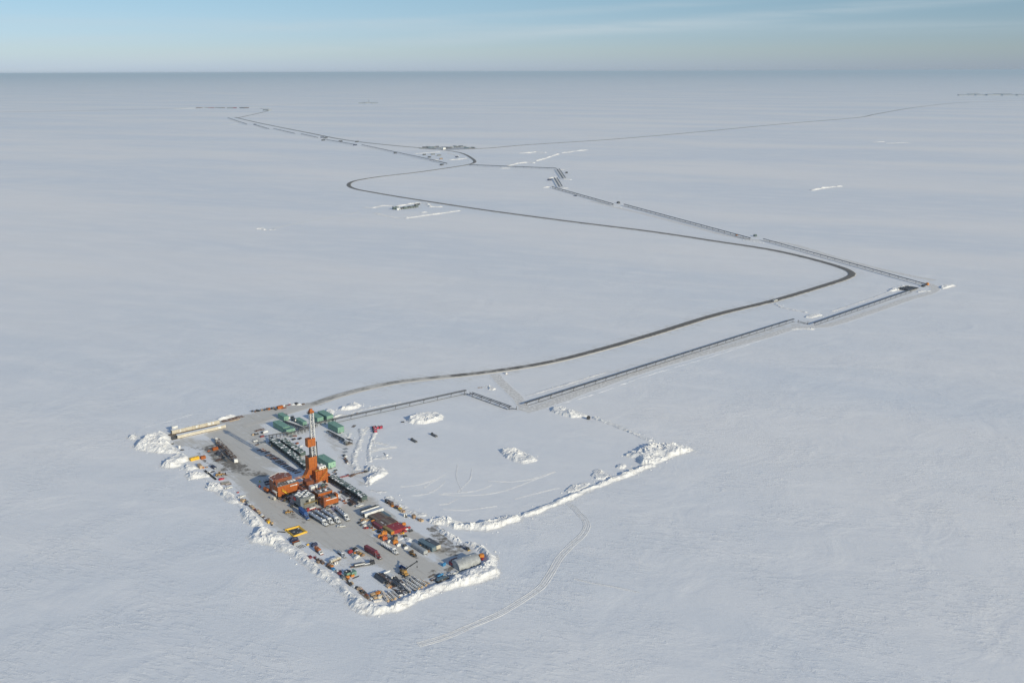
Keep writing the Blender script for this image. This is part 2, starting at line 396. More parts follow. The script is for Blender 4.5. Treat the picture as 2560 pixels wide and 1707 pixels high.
def heap(name, label, cat, d_in, X, Y, H, slope, chunk, scale, group=None):
    SEED[0] += 17; s = SEED[0]; H = H * .68; chunk = chunk * .95
    edge = d_in + (fbm(X / (5 * scale), Y / (5 * scale), s) - .47) * 4.2 * scale
    body = np.clip(edge / slope, 0, 1); body = body * body * (3 - 2 * body)
    big = fbm(X / (9 * scale), Y / (9 * scale), s + 5, 4); rough = np.clip((fbm(X / (6 * scale), Y / (6 * scale), s + 21, 2) - .25) * 3, .15, 1)
    dist, val = worley(X / (2.0 * scale) + big, Y / (2.0 * scale), s + 9); d2, v2 = worley(X / (.85 * scale) + 3, Y / (.85 * scale), s + 13)
    Z = H * body * (.2 + 1.7 * big) + np.clip((edge - .6) / 2.2, 0, 1) * chunk * rough * ((1 - dist) * val ** 2 * 1.9 + (1 - d2) * v2 * .8) + .25 * np.clip((edge + 2.5 * scale) / (2.5 * scale), 0, 1) * fbm(X / 2.5, Y / 2.5, s + 31, 3)
    keep = edge > -2.5 * scale; Z = np.where(keep, Z, 0) - .06
    if scale < 1.05:
        ring = np.argwhere((edge > -4.5) & (edge < 1.0))
        for i in np.random.RandomState(s).permutation(len(ring))[:max(4, len(ring) // 150)]: LUMPS.append((X[ring[i][0], ring[i][1]], Y[ring[i][0], ring[i][1]]))
    me, _ = grid_mesh(name, X, Y, Z, keep)
    if not len(me.polygons): return None
    return tag(put(name, me, M_PILE), label, cat, group)
def pile(k, pts, H, label, chunk=1.0, slope=None, res=.6, scale=1.0, name='snow_pile', group=None):
    P = KL(k, pts); X, Y = grid(P, res, 4 * scale)
    d = seg_dist(X, Y, P, True); d = np.where(inside(X, Y, P), d, -d)
    return heap(name, label, 'snow pile', d, X, Y, H, slope or H * 1.25, chunk, scale, group)
def ridge(k, pts, w_, H, label, chunk=.8, res=.6, scale=1.0, name='snow_ridge', group=None):
    P = KL(k, pts); X, Y = grid(P, res, w_ + 4 * scale)
    d = w_ / 2 - seg_dist(X, Y, P, False)
    return heap(name, label, 'snow ridge', d, X, Y, H, w_ * .45, chunk, scale, group)
# ---------------------------------------------------------------- drill pad surface
PADP = KL(0, [(345, 1010), (400, 980), (520, 956), (700, 926), (830, 925), (1085, 893), (1200, 938), (1300, 938), (1490, 1012), (1440, 1085), (1300, 1145), (1180, 1197), (1010, 1200),
              (1130, 1262), (1148, 1305), (900, 1400), (815, 1385), (640, 1232), (560, 1172), (500, 1112), (390, 1062)])
X, Y = grid(PADP, 1.25, 3)
keep = inside(X, Y, PADP)
def soft(D_, pts, r0, amt):
    P = KL(0, pts); d = seg_dist(X, Y, P, False) if len(P) > 1 else np.hypot(X - P[0][0], Y - P[0][1])
    return amt * np.clip((r0 - d) / (r0 * .55), 0, 1)
dirt = np.zeros(X.shape)
for pts, r0, amt in (([(480, 975), (600, 955), (720, 925)], 15, .75), ([(510, 985), (545, 1045), (590, 1110), (650, 1180), (720, 1225)], 19, .95), ([(580, 1090), (650, 1140)], 22, .9),
                     ([(640, 940), (560, 975), (570, 1020), (620, 1060)], 22, .7), ([(700, 1205), (800, 1245), (870, 1255), (960, 1310)], 20, .95), ([(640, 1170), (700, 1180), (760, 1200)], 16, .8),
                     ([(850, 1160), (910, 1210), (980, 1250), (1060, 1290)], 9, .72), ([(960, 1310), (1010, 1300), (1060, 1270)], 12, .55), ([(830, 1155), (800, 1190), (820, 1230)], 16, .9),
                     ([(760, 1000), (800, 1060), (840, 1110)], 9, .36), ([(800, 1290), (860, 1270), (940, 1330)], 12, .4), ([(630, 1020), (700, 1060), (740, 1085)], 5, .5), ([(980, 1335), (1040, 1310)], 12, .45),
                     ([(1200, 938), (1280, 925)], 12, .3), ([(880, 1330), (960, 1345)], 12, .3), ([(420, 1015), (480, 1020), (520, 1060), (530, 1090)], 14, .55)):
    dirt = np.maximum(dirt, soft(None, pts, r0, amt))
bare = np.zeros(X.shape)
for pts, r0, amt in (([(1000, 1218), (1008, 1236), (1030, 1255)], 9, .66), ([(985, 1215), (1000, 1208)], 4, .66), ([(1005, 1262), (1040, 1272), (1060, 1252)], 7, .58), ([(1045, 1245), (1075, 1258)], 5, .5), ([(395, 1003), (500, 980)], 7, .55),
                     ([(488, 1028), (510, 1055), (545, 1072)], 12, .74), ([(440, 1030), (480, 1030), (500, 1020)], 6, .56), ([(525, 1078), (560, 1082), (600, 1090)], 10, .62), ([(1000, 1325), (1035, 1305)], 4, .62), ([(985, 1318), (1000, 1310)], 4, .5),
                     ([(740, 1180)], 16, .6), ([(655, 1180), (690, 1190)], 6, .5), ([(690, 1195), (700, 1200)], 3, .6), ([(455, 1040), (470, 1060), (490, 1070)], 3, .55), ([(610, 1170), (625, 1180)], 3, .4)):
    bare = np.maximum(bare, soft(None, pts, r0, amt))
me, used = grid_mesh('drill_pad', X, Y, .05 + .16 * (fbm(X / 7, Y / 7, 5) - .47) * np.clip(1 - dirt, .25, 1) + .1, keep)
for nm, arr in (('dirt', dirt), ('bare', bare)):
    at = me.attributes.new(nm, 'FLOAT', 'POINT'); at.data.foreach_set('value', arr.ravel()[used].astype(np.float32))
tag(put('drill_pad', me, M_PAD, smooth=True), kind='structure')
# ---------------------------------------------------------------- snow piles and ploughed banks round the pad
pile(10, [(230, 480), (290, 390), (420, 290), (600, 225), (800, 190), (960, 205), (1010, 250), (1000, 330), (1010, 380), (1110, 470), (1230, 560), (1160, 595), (960, 590), (740, 570), (500, 540), (330, 500)], 5.2, 'largest snow pile, heaped against the end of the two long cream buildings')
pile(10, [(150, 280), (170, 225), (250, 205), (335, 225), (330, 290), (270, 320), (190, 300)], 3, 'small lone snow mound out beyond the largest pile by the cream buildings')
pile(10, [(770, 830), (830, 760), (950, 680), (1080, 610), (1220, 590), (1350, 640), (1400, 690), (1300, 740), (1240, 790), (1180, 830), (1050, 870), (930, 860)], 4.2, 'smooth-topped snow pile beside the yellow and orange boxes')
pile(10, [(1235, 850), (1270, 790), (1360, 790), (1470, 830), (1560, 870), (1420, 905), (1320, 910), (1280, 890)], 2, 'low snow bank beside the tan crate')
pile(10, [(1270, 1010), (1330, 950), (1480, 940), (1640, 960), (1760, 1000), (1760, 1040), (1600, 1050), (1480, 1070), (1380, 1085)], 2.5, 'snow bank beside the long dark beam')
pile(10, [(1650, 1270), (1690, 1200), (1720, 1140), (1790, 1120), (1900, 1150), (1960, 1190), (2030, 1250), (1990, 1300), (1850, 1300), (1720, 1290)], 2.5, 'snow bank between the red car and the first white pickup')
pile(3, [(100, 480), (160, 430), (300, 440), (420, 480), (560, 540), (690, 600), (720, 680), (790, 760), (860, 810), (830, 840), (760, 800), (600, 760), (500, 700), (420, 640), (330, 560), (200, 510)], 2.2, 'narrow snow bank running past the second white pickup')
pile(3, [(790, 960), (820, 890), (900, 870), (1000, 930), (1120, 1010), (1230, 1110), (1290, 1190), (1240, 1240), (1090, 1230), (960, 1190), (880, 1110)], 3, 'snow bank behind the line of wooden crates')
pile(3, [(890, 1430), (960, 1390), (1080, 1320), (1220, 1270), (1330, 1240), (1430, 1300), (1540, 1350), (1620, 1410), (1660, 1480), (1640, 1570), (1400, 1600), (1100, 1560), (960, 1500)], 4.5, 'pointed snow pile beside the yellow square pit')
pile(6, [(60, 440), (150, 400), (250, 360), (420, 420), (540, 490), (650, 520), (740, 560), (800, 640), (880, 700), (940, 780), (1000, 860), (1100, 890), (1200, 940), (1310, 1040), (1470, 1150), (1570, 1260), (1700, 1380), (1840, 1470), (1950, 1550), (2060, 1640), (2000, 1700), (1800, 1640), (1640, 1560), (1480, 1440), (1440, 1330), (1300, 1260), (1180, 1180), (1010, 1090), (980, 1040), (860, 940), (780, 860), (640, 760), (560, 700), (480, 640), (300, 610), (180, 520)], 2.8, 'long chunky snow bank behind the small green shed and debris row', 1.3)
pile(9, [(190, 1000), (240, 930), (380, 900), (560, 950), (700, 1030), (900, 1065), (1040, 1055), (1150, 990), (1350, 885), (1550, 795), (1800, 705), (2000, 625), (2200, 545), (2352, 475), (2450, 430), (2600, 360), (2800, 250), (2890, 180), (2871, 100), (2800, 20), (2700, -40), (2520, -130), (2501, -184), (2641, -204), (2791, -184), (2881, -124), (3021, -24), (3141, 106), (3171, 226), (3231, 396), (3201, 476), (3041, 526), (2791, 606), (2441, 696), (2100, 760), (1900, 850), (1650, 950), (1400, 1090), (1200, 1180), (950, 1200), (740, 1240), (600, 1230), (420, 1190), (270, 1100)], 3.4, 'broad snow bank wrapping the pipe yard and the arched shed', 1.0, 4.5)
pile(14, [(250, 560), (340, 545), (450, 525), (560, 550), (680, 590), (800, 580), (900, 555), (1000, 515), (1150, 505), (1230, 500), (1180, 560), (1050, 590), (950, 640), (850, 660), (700, 650), (520, 640), (400, 600), (300, 590)], 3.6, 'rough blocky snow bank beside the patch of bare gravel', 1.7)
ridge(14, [(1230, 500), (1300, 478), (1450, 412), (1600, 355), (1850, 242), (2050, 168), (2200, 112), (2352, 48), (2460, 10)], 8, 2.3, 'long thin snow ridge along the far edge of the empty snow pad', .6)
pile(13, [(1215, 840), (1260, 800), (1400, 770), (1560, 715), (1640, 720), (1700, 705), (1860, 720), (2010, 745), (2060, 780), (1900, 830), (1760, 880), (1640, 930), (1520, 960), (1420, 950), (1380, 890), (1300, 870)], 4.0, 'big rugged snow pile at the outer corner of the empty snow pad', 1.5)
pile(13, [(1110, 990), (1130, 955), (1210, 935), (1255, 955), (1240, 1000), (1170, 1010)], 2, 'small round snow pile just inside the rugged corner pile')
pile(13, [(860, 1010), (940, 1010), (1020, 1050), (1070, 1090), (1000, 1120), (890, 1120), (830, 1080)], 1.0, 'scattered lumpy snow patch next to the long thin ridge', 1.2)
pile(13, [(510, 1260), (620, 1185), (780, 1150), (850, 1170), (760, 1230), (700, 1260), (560, 1290)], 1.4, 'low crescent of snow against the long thin ridge')
pile(13, [(340, 310), (400, 270), (470, 260), (560, 290), (680, 330), (780, 360), (800, 380), (780, 395), (600, 400), (480, 370), (400, 350)], 3, 'tapering snow pile next to the dark reel')
ridge(13, [(880, 400), (960, 440), (1060, 475), (1180, 520), (1300, 570), (1400, 620), (1520, 660)], 6, 1.2, 'string of snow lumps running from the dark reel to the corner pile', .9)
pile(12, [(1440, 1330), (1520, 1320), (1650, 1305), (1760, 1325), (1900, 1395), (2050, 1470), (1950, 1520), (1800, 1530), (1650, 1500), (1550, 1440)], 3.6, 'lone snow pile in the middle of the empty snow pad', 1.3)
pile(12, [(70, 910), (110, 860), (250, 800), (400, 780), (520, 770), (600, 790), (650, 830), (620, 880), (500, 920), (380, 945), (250, 950), (130, 930)], 3.4, 'oblong snow pile below the elevated pipeline, above the two dark tanks')
pile(12, [(1250, 388), (1310, 380), (1370, 405), (1410, 430), (1370, 445), (1310, 435)], 1.5, 'small snow pile in the bend of the pipeline near the access road')
pile(11, [(1215, 1000), (1330, 960), (1500, 990), (1580, 1040), (1600, 1070), (1540, 1120), (1420, 1190), (1320, 1260), (1240, 1220), (1215, 1170), (1290, 1130), (1400, 1090), (1280, 1050)], 2.8, 'horseshoe-shaped snow pile beside the drill rig', 1.0)
ridge(11, [(1190, 430), (1210, 500), (1170, 620), (1120, 740), (1080, 850), (1090, 940), (1130, 1010)], 7, 1.0, 'curving snow ridge along the lane between the green modules and red tanks', .7)
ridge(11, [(1390, 490), (1335, 600), (1315, 700), (1310, 820), (1335, 900)], 5, 1.3, 'short snow ridge running down from the red tanks', .5)
ridge(11, [(1360, 600), (1450, 640), (1560, 660)], 7, .7, 'flat snow windrow beside the short ridge of the red tanks', .4)
ridge(11, [(1400, 860), (1500, 850), (1600, 850)], 8, .7, 'flat snow windrow above the horseshoe pile', .5)
ridge(11, [(1360, 1330), (1440, 1350), (1530, 1350)], 6, .7, 'thin snow windrow below the horseshoe pile', .4)
pile(2, [(1430, 260), (1480, 225), (1640, 170), (1740, 165), (1790, 195), (1740, 240), (1600, 275), (1480, 275)], 3, 'bright snow pile between the gravel road and the pipeline')
pile(2, [(1240, 290), (1270, 250), (1330, 250), (1400, 290), (1380, 330), (1300, 330)], 1.8, 'snow heap at the corner of the rear green module')
ridge(2, [(1390, 370), (1470, 335), (1560, 350)], 7, 1.4, 'snow windrow at the end of the pipeline', .7)
ridge(2, [(1660, 290), (1900, 235), (2352, 150)], 3.5, .6, 'thin snow drift beside the short pipeline', .3)
pile(1, [(1370, 430), (1460, 390), (1560, 355), (1680, 345), (1720, 360), (1640, 390), (1480, 420)], 2, 'snow pile behind the stacked rusty beams')
pile(1, [(860, 540), (950, 510), (1100, 480), (1230, 460), (1200, 480), (1100, 505), (960, 535)], 1.4, 'low snow bank behind the long cream buildings')
pile(2, [(720, 180), (800, 165), (900, 178), (940, 190), (850, 202), (760, 198)], 1.6, 'arched snow pile beside the road, past the orange skip')
ridge(7, [(1040, 40), (1200, 150), (1380, 270), (1560, 340), (1720, 380)], 8, 1.0, 'uneven snow ridge behind the crates on the far side of the yard', .7)
ridge(7, [(1250, 840), (1340, 810), (1420, 890)], 6, .9, 'patch of loose snow between the orange heaters and the grey trailer', .9)
ridge(8, [(1060, 300), (1150, 380), (1300, 470), (1400, 520), (1500, 590)], 6, 1.2, 'dirty snow edge round the patch of bare gravel', 1.1)
ridge(11, [(930, 520), (1000, 560), (1020, 500)], 6, .8, 'snow drift beside the separate green module', .6)
pile(15, [(1640, 345), (1700, 310), (1830, 285), (1870, 300), (1780, 330), (1690, 350)], 2.2, 'snow pile behind the dark mat at the pipeline corner', res=1.0)
pile(15, [(2140, 310), (2180, 295), (2250, 288), (2320, 292), (2240, 315), (2180, 325)], 2.8, 'snow pile outside the pipeline corner, beyond the ice road', res=1.0)
pile(15, [(820, 605), (860, 580), (950, 570), (1010, 582), (950, 600), (880, 612)], 1.6, 'snow pile at the gap in the pipeline', res=1.0)
ridge(15, [(545, 472), (600, 505), (700, 525), (840, 552)], 6, 1.0, 'string of snow lumps between the gravel road and the pipeline gap', .9, 1.0)
ridge(15, [(700, 722), (800, 712), (900, 718)], 8, 1.5, 'snow ridge beside the ice road at the pipeline gap', .7, 1.0)
ridge(15, [(1940, 355), (2000, 345), (2050, 345)], 7, 1.3, 'snow ridge inside the bend of the ice road', .5, 1.0)
ridge(15, [(1090, 545), (1500, 410), (1660, 350)], 4, .5, 'snow drift on the inner side of the pipeline', .4, 1.2)
ridge(16, [(230, 850), (420, 795), (700, 710), (800, 680)], 4, .5, 'long snow drift on the inner side of the longest pipeline run', .4, 1.0)
# far off pads and drifts
FAR = [('long snow bank of the distant pad with two dark green sheds', [(360, 772), (480, 748), (580, 735), (650, 745), (700, 775), (790, 775)], 12, 3),
       ('straight snow bank on the near side of the distant green-shed pad', [(460, 885), (600, 865), (750, 845), (850, 830), (970, 815)], 12, 3.2),
       ('broken snow bank out past the distant green-shed pad', [(60, 780), (130, 785), (200, 765), (295, 765)], 14, 2.6),
       ('row of tiny snow heaps beyond the distant green-shed pad', [(150, 835), (260, 865), (380, 884)], 7, 1.6),
       ('little snow heap inside the distant green-shed pad', [(610, 830), (650, 828)], 8, 2.2),
       ('snow bank at the far side of the oval distant pad', [(550, 255), (640, 248), (770, 240)], 14, 3.2),
       ('snow bank at the near side of the oval distant pad', [(890, 315), (960, 312), (1035, 300)], 16, 3.4),
       ('snow heap at the near end of the oval distant pad', [(710, 315), (755, 318)], 16, 4),
       ('snow bank along the curved road of the oval distant pad', [(860, 250), (920, 262), (960, 280)], 10, 3),
       ('upper snow bank of the distant frozen reserve pit', [(1570, 250), (1650, 246), (1720, 238), (1820, 244)], 14, 3.6),
       ('lower snow bank of the distant frozen reserve pit', [(1730, 325), (1830, 295), (1940, 258)], 14, 3.6),
       ('snow bank leading from the pipeline to the distant reserve pit', [(1450, 375), (1540, 350), (1640, 340), (1700, 345)], 14, 3.6),
       ('distant snow streak trailing off from the reserve pit', [(1980, 247), (2050, 241), (2100, 230), (2230, 218)], 14, 3),
       ('snow heap at the upper end of the pipeline zigzag', [(1960, 412), (2010, 412)], 9, 2.6),
       ('snow heap between the two steps of the pipeline zigzag', [(1850, 498), (1885, 490), (1925, 486)], 9, 2.6),
       ('snow heap on the outer side of the pipeline zigzag', [(2005, 506), (2060, 508)], 9, 2.6),
       ('snow heap at the lower end of the pipeline zigzag', [(1800, 587), (1850, 582)], 9, 2.4),
       ('snow heap beside the start of the long pipeline run', [(1995, 594), (2035, 594)], 7, 2.0),
       ('snow bank under the far pipeline run', [(1370, 398), (1460, 397)], 12, 2.4)]
for lb, pts, w_, H in FAR: ridge(18, pts, w_, H, lb, .9, 2.0, 2.2)
ridge(20, [(270, 1280), (330, 1268), (420, 1252), (550, 1240)], 14, 3.4, 'lone bright snow bank far out on the open tundra', 1, 2.2, 2.2)
ridge(20, [(878, 808), (965, 805)], 22, 4, 'distant bright snow streak, first of a broken row on open tundra', 1, 4, 4)
ridge(20, [(1005, 820), (1110, 816), (1210, 812)], 22, 4, 'distant snow streak, second of a broken row on open tundra', 1, 4, 4)
ridge(17, [(955, 1462), (1000, 1460), (1025, 1472)], 9, 2.6, 'pair of snow heaps at the end of a faint track on open snow', 1, 1.6, 1.6)
ridge(17, [(1088, 1470), (1115, 1470)], 9, 2.6, 'single snow heap where the faint track begins', 1, 1.6, 1.6)
ridge(17, [(620, 436), (700, 438), (760, 432)], 26, 4, 'distant snow bank beside the tip of the far pipeline', 1, 5, 5)
ridge(17, [(150, 290), (260, 284), (380, 280), (620, 280)], 40, 5, 'distant snow bank along the edge of the far camp', 1, 9, 8)
ridge(17, [(820, 272), (980, 262), (1060, 255), (1300, 243), (1600, 231)], 34, 3, 'thin distant snow bank leading to the farthest drill site', 1, 12, 10)
ridge(19, [(440, 640), (520, 655), (590, 662)], 8, 1.6, 'snow lumps under the first crossing gap of the long pipeline', .9, 1.4, 1.4)
ridge(19, [(1800, 985), (1900, 998), (1990, 1010)], 8, 1.6, 'snow lumps under the second crossing gap of the long pipeline', .9, 1.2, 1.2)
# ---------------------------------------------------------------- vehicle tracks pressed into the snow
def track(k, pts, gap=2.4, h=.28, step=6, name='tyre_track', wob=.12, up=0):
    g = gap / 2
    return ribbon(name, KL(k, pts), [(o_, h_ + up) for o_, h_ in [(-g - 1.1, .0), (-g - .55, h), (-g - .2, .05), (-g + .35, .05), (-g + .7, h * .7), (0, .03), (g - .7, h * .7), (g - .35, .05), (g + .2, .05), (g + .55, h), (g + 1.1, .0)]], M_PILE, step, wob=wob)
track(14, [(176, 1768), (430, 1695), (700, 1580), (960, 1470), (1180, 1340), (1370, 1210), (1480, 1060), (1560, 920), (1680, 790), (1790, 690), (1830, 610), (1810, 540), (1760, 490)], 3.4, .17, 5, wob=.2)
track(14, [(1760, 490), (1720, 440), (1650, 385)], 3, .2, 5)
for pts in ([(380, 290), (520, 305), (760, 300), (980, 270), (1200, 195), (1340, 140), (1500, 80)], [(420, 285), (640, 275), (800, 245), (900, 200)], [(100, 310), (260, 290), (360, 240), (440, 170)],
            [(860, 160), (1000, 170), (1200, 160), (1400, 110), (1520, 70)], [(420, 440), (640, 450), (850, 420), (950, 410)], [(230, 230), (330, 160), (450, 100)], [(560, 0), (550, 130), (600, 260)], [(700, 40), (680, 150), (560, 270)],
            [(0, 220), (180, 200), (340, 150)], [(1120, 340), (1350, 280), (1560, 230)], [(380, 395), (470, 385), (560, 330)]):
    [ribbon('tyre_track', KL(14, [(x + q * .6, y + q) for x, y in pts]), [(-.4, .1), (-.12, .24), (.12, .24), (.4, .1)], M_PILE, 6, wob=.12) for q in (0, 7)]
for pts in ([(1310, 690), (1450, 715), (1700, 700)], [(1210, 480), (1290, 400), (1180, 520)], [(1330, 760), (1450, 730), (1720, 690)]): track(11, pts, 2.2, .2, 4, up=.2)
ribbon('snow_trail', KL(17, [(1110, 1460), (1290, 1415), (1540, 1372), (1950, 1295)]), [(-3, 0), (-1, .3), (1, .3), (3, 0)], M_PILE, 15, wob=.5)
ribbon('snow_trail', KL(14, [(1700, 1120), (1850, 1155), (2100, 1200), (2340, 1255)]), [(-1, 0), (0, .2), (1, 0)], M_PILE, 6, wob=.3)
ribbon('snow_trail', KL(1, [(360, 510), (640, 440), (1050, 330)]), [(-1.4, 0), (0, .22), (1.4, 0)], M_SNOW, 5, wob=.5)
ribbon('snow_trail', KL(16, [(500, 905), (800, 815), (1050, 722), (1220, 670), (1590, 560), (1990, 430)]), [(-1.0, -.1), (0, .2), (1.0, -.1)], M_SNOW, 5, wob=.6)
# loose lumps of snow that rolled off the ploughed banks
bm = MB(); rl = random.Random(3)
for x, y in LUMPS:
    r = rl.choice((.25, .3, .4, .5, .7)); bm.dome(x + rl.uniform(-1, 1), y + rl.uniform(-1, 1), 0.02, r, r * rl.uniform(.6, 1.2), r * rl.uniform(.6, 1.1), 6, 2)
tag(put('snow_lumps', bm, M_PILE), 'loose lumps of snow scattered round the ploughed banks', 'snow', kind='stuff')
# ---------------------------------------------------------------- paints
ORANGE = paint('rig_orange', (.41, .10, .008), rough=.7, snow=.25, wear=.5); ORANGE_C = paint('rig_orange_clean', (.42, .112, .012), rough=.7, snow=0, wear=.25)
BRICK = paint('brick_orange', (.24, .07, .028), snow=.22, wear=.2); GREEN = paint('module_green', (.20, .36, .27), snow=0, wear=.1, grime=(.12, .2, .16)); GREEN2 = paint('module_green_dark', (.15, .27, .23), snow=0, wear=.1)
DKGREEN = paint('well_green', (.075, .115, .105), snow=.42, wear=.3); CREAM = paint('cream_cladding', (.60, .55, .45), snow=.55, wear=.15, grime=(.3, .26, .2)); WHITE = paint('white_paint', (.78, .78, .76), snow=.3, wear=.12, grime=(.4, .38, .35))
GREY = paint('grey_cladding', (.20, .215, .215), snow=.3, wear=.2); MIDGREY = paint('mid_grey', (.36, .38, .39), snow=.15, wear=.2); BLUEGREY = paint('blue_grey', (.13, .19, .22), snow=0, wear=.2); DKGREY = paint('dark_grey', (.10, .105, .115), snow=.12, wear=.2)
STEEL = paint('dark_steel', (.06, .062, .066), rough=.5, metal=.3, snow=.25); RUST = paint('rusty_steel', (.13, .075, .05), snow=.38, wear=.4); PIPE = paint('pipe_jacket', (.085, .095, .115), rough=.5, metal=.1, snow=.12); POST = paint('post_steel', (.06, .045, .04), snow=.1)
RUBBER = paint('tyre_rubber', (.03, .03, .03), rough=.85, snow=.1); GLASS = paint('dark_glass', (.025, .03, .035), rough=.12, snow=0, wear=0); CHROME = paint('tank_alloy', (.56, .58, .61), rough=.35, metal=.45, snow=.12, wear=.12, grime=(.3, .3, .3))
BLUE = paint('deep_blue', (.03, .10, .30), snow=.08); NAVY = paint('navy', (.025, .035, .085), snow=.18); SKYBLUE = paint('bright_blue', (.05, .25, .50), snow=.15); RED = paint('red_paint', (.34, .035, .04), snow=.12); CRIMSON = paint('crimson', (.42, .025, .06), snow=.5)
MAROON = paint('maroon', (.22, .04, .05), snow=.05); YELLOW = paint('safety_yellow', (.78, .47, .03), snow=.05); AMBER = paint('amber_orange', (.60, .22, .03), snow=.2); LOADER = paint('loader_yellow', (.48, .27, .07), snow=.1); TAN = paint('tan_ply', (.52, .37, .22), snow=.25); WOOD = paint('old_timber', (.34, .22, .13), snow=.3, wear=.35)
MAT = paint('timber_mat', (.20, .155, .115), snow=.18, wear=.4); OLIVE = paint('ochre', (.33, .24, .08), snow=.05); CONT = paint('brown_container', (.165, .10, .07), snow=.05, wear=.4); TARP = paint('black_tarp', (.05, .052, .055), rough=.7, snow=.2); LAMP = paint('lamp_lens', (.85, .85, .8), rough=.2, snow=0, wear=0); TAIL = paint('tail_lamp', (.5, .02, .02), rough=.3, snow=0, wear=0)
GALV = paint('corrugated_steel', (.50, .51, .50), rough=.5, metal=.35, snow=.03, wear=.12, grime=(.35, .34, .32)); SNOWY = paint('snow_cover', (.82, .82, .81), snow=0, wear=.1, grime=(.6, .6, .6))
# ---------------------------------------------------------------- vehicles (x = forward, origin on the ground at the centre)
def wheels_(root, xs, y, r, w_, name='wheel', rim=True):
    for x in xs:
        for s in (-1, 1):
            wl = put(name, MB().wheel(x, s * y, r, w_), RUBBER, root)
            if rim: put('rim', MB().wheel(x, s * (y + w_ / 2 + .01), r * .55, .06, 10), MIDGREY, wl).location.z = r * .45
def pickup(label, loc, rz, mat=WHITE, group='crew cab pickups', bed=STEEL):
    t = thing('pickup_truck', label, 'pickup truck', loc, rz, group)
    put('body', MB().front([(-1.0, .55), (1.0, .55), (1.0, 1.12), (.93, 1.22), (-.93, 1.22), (-1.0, 1.12)], .35, 3.05).box(-1.0, 0, .5, 2.8, 1.98, .7).box(-2.85, 0, .55, .9, 1.98, .55).box(-2.2, .93, .5, 2.0, .12, .78).box(-2.2, -.93, .5, 2.0, .12, .78).box(-3.2, 0, .5, .12, 1.9, .75), mat, t)
    put('cab', MB().side([(-1.35, 1.2), (1.35, 1.2), (.55, 1.86), (-1.15, 1.9)], -.86, .86), mat, t)
    put('windshield', MB().add([(1.30, -.78, 1.25), (1.30, .78, 1.25), (.60, .70, 1.84), (.60, -.70, 1.84)], [(0, 1, 2, 3)]).add([(1.33, -.78, 1.25), (1.33, .78, 1.25), (.63, .70, 1.84), (.63, -.70, 1.84)], [(0, 1, 2, 3)]), GLASS, t)
    for s in (-1, 1): put('side_window', MB().side([(-1.15, 1.28), (1.0, 1.28), (.45, 1.8), (-1.02, 1.8)], s * .86 - .015, s * .86 + .03 * s), GLASS, t)
    put('rear_window', MB().box(-1.30, 0, 1.3, .05, 1.4, .45), GLASS, t)
    put('truck_bed', MB().box(-2.25, 0, .95, 1.75, 1.7, .06), bed, t)
    put('front_bumper', MB().box(3.1, 0, .45, .16, 1.9, .28), STEEL, t); put('rear_bumper', MB().box(-3.33, 0, .45, .14, 1.8, .22), STEEL, t)
    for s in (-1, 1):
        put('headlight', MB().box(3.06, s * .72, .85, .05, .36, .22), LAMP, t); put('tail_light', MB().box(-3.27, s * .9, .75, .05, .14, .4), TAIL, t)
    wheels_(t, (1.95, -2.15), .88, .42, .28)
    t.scale = (.92, .92, .92)
    return t
def car(label, loc, rz, mat):
    t = thing('parked_car', label, 'car', loc, rz)
    put('body', MB().side([(-2.2, .35), (2.2, .35), (2.25, .8), (1.1, .98), (-2.0, 1.02), (-2.25, .8)], -.88, .88), mat, t)
    put('cab', MB().side([(-1.75, .95), (1.15, .95), (.45, 1.5), (-1.2, 1.52)], -.76, .76), mat, t)
    put('windshield', MB().add([(1.13, -.68, 1.0), (1.13, .68, 1.0), (.5, .62, 1.48), (.5, -.62, 1.48)], [(0, 1, 2, 3)]), GLASS, t)
    for s in (-1, 1): put('side_window', MB().side([(-1.5, 1.02), (.95, 1.02), (.4, 1.44), (-1.1, 1.46)], s * .76 - .01, s * .76 + .03 * s), GLASS, t); put('headlight', MB().box(2.22, s * .6, .6, .08, .35, .18), LAMP, t)
    wheels_(t, (1.35, -1.35), .8, .34, .22); return t
def tractor(t, mat, x=0.0, sleeper=True):
    """highway tractor, front bumper at x"""
    put('chassis', MB().box(x - 3.6, 0, .65, 7.0, .9, .3).box(x - .1, 0, .5, .25, 2.4, .45), STEEL, t)
    put('hood', MB().side([(-2.1, .8), (-.15, .8), (-.1, 1.5), (-.5, 1.78), (-2.1, 1.95)], -.8, .8, x), mat, t)
    put('cab', MB().side([(-3.7, .8), (-2.05, .8), (-2.05, 1.95), (-2.4, 2.95), (-3.7, 3.0)], -1.1, 1.1, x), mat, t)
    if sleeper: put('sleeper', MB().side([(-4.9, .9), (-3.7, .9), (-3.7, 3.0), (-3.9, 3.4), (-4.9, 3.4)], -1.15, 1.15, x), mat, t)
    put('windshield', MB().add([(x - 2.02, -.95, 2.0), (x - 2.02, .95, 2.0), (x - 2.36, .88, 2.88), (x - 2.36, -.88, 2.88)], [(0, 1, 2, 3)]), GLASS, t)
    for s in (-1, 1):
        put('side_window', MB().box(x - 2.95, s * 1.105, 2.05, .95, .04, .7), GLASS, t); put('fender', MB().box(x - 1.1, s * 1.05, 1.0, 1.5, .45, .14), mat, t)
        put('headlight', MB().box(x - .08, s * .95, 1.0, .08, .3, .25), LAMP, t); put('fuel_tank', MB().bar((x - 4.6, s * .95, .75), (x - 3.2, s * .95, .75), .33, 10), CHROME, t)
        put('exhaust_stack', MB().bar((x - 3.85, s * 1.2, 1.0), (x - 3.85, s * 1.2, 4.0), .09, 8), CHROME, t)
    put('grille', MB().box(x - .09, 0, .9, .06, 1.1, .7), CHROME, t)
    wheels_(t, (x - 1.15, x - 5.4, x - 6.7), 1.0, .52, .42)
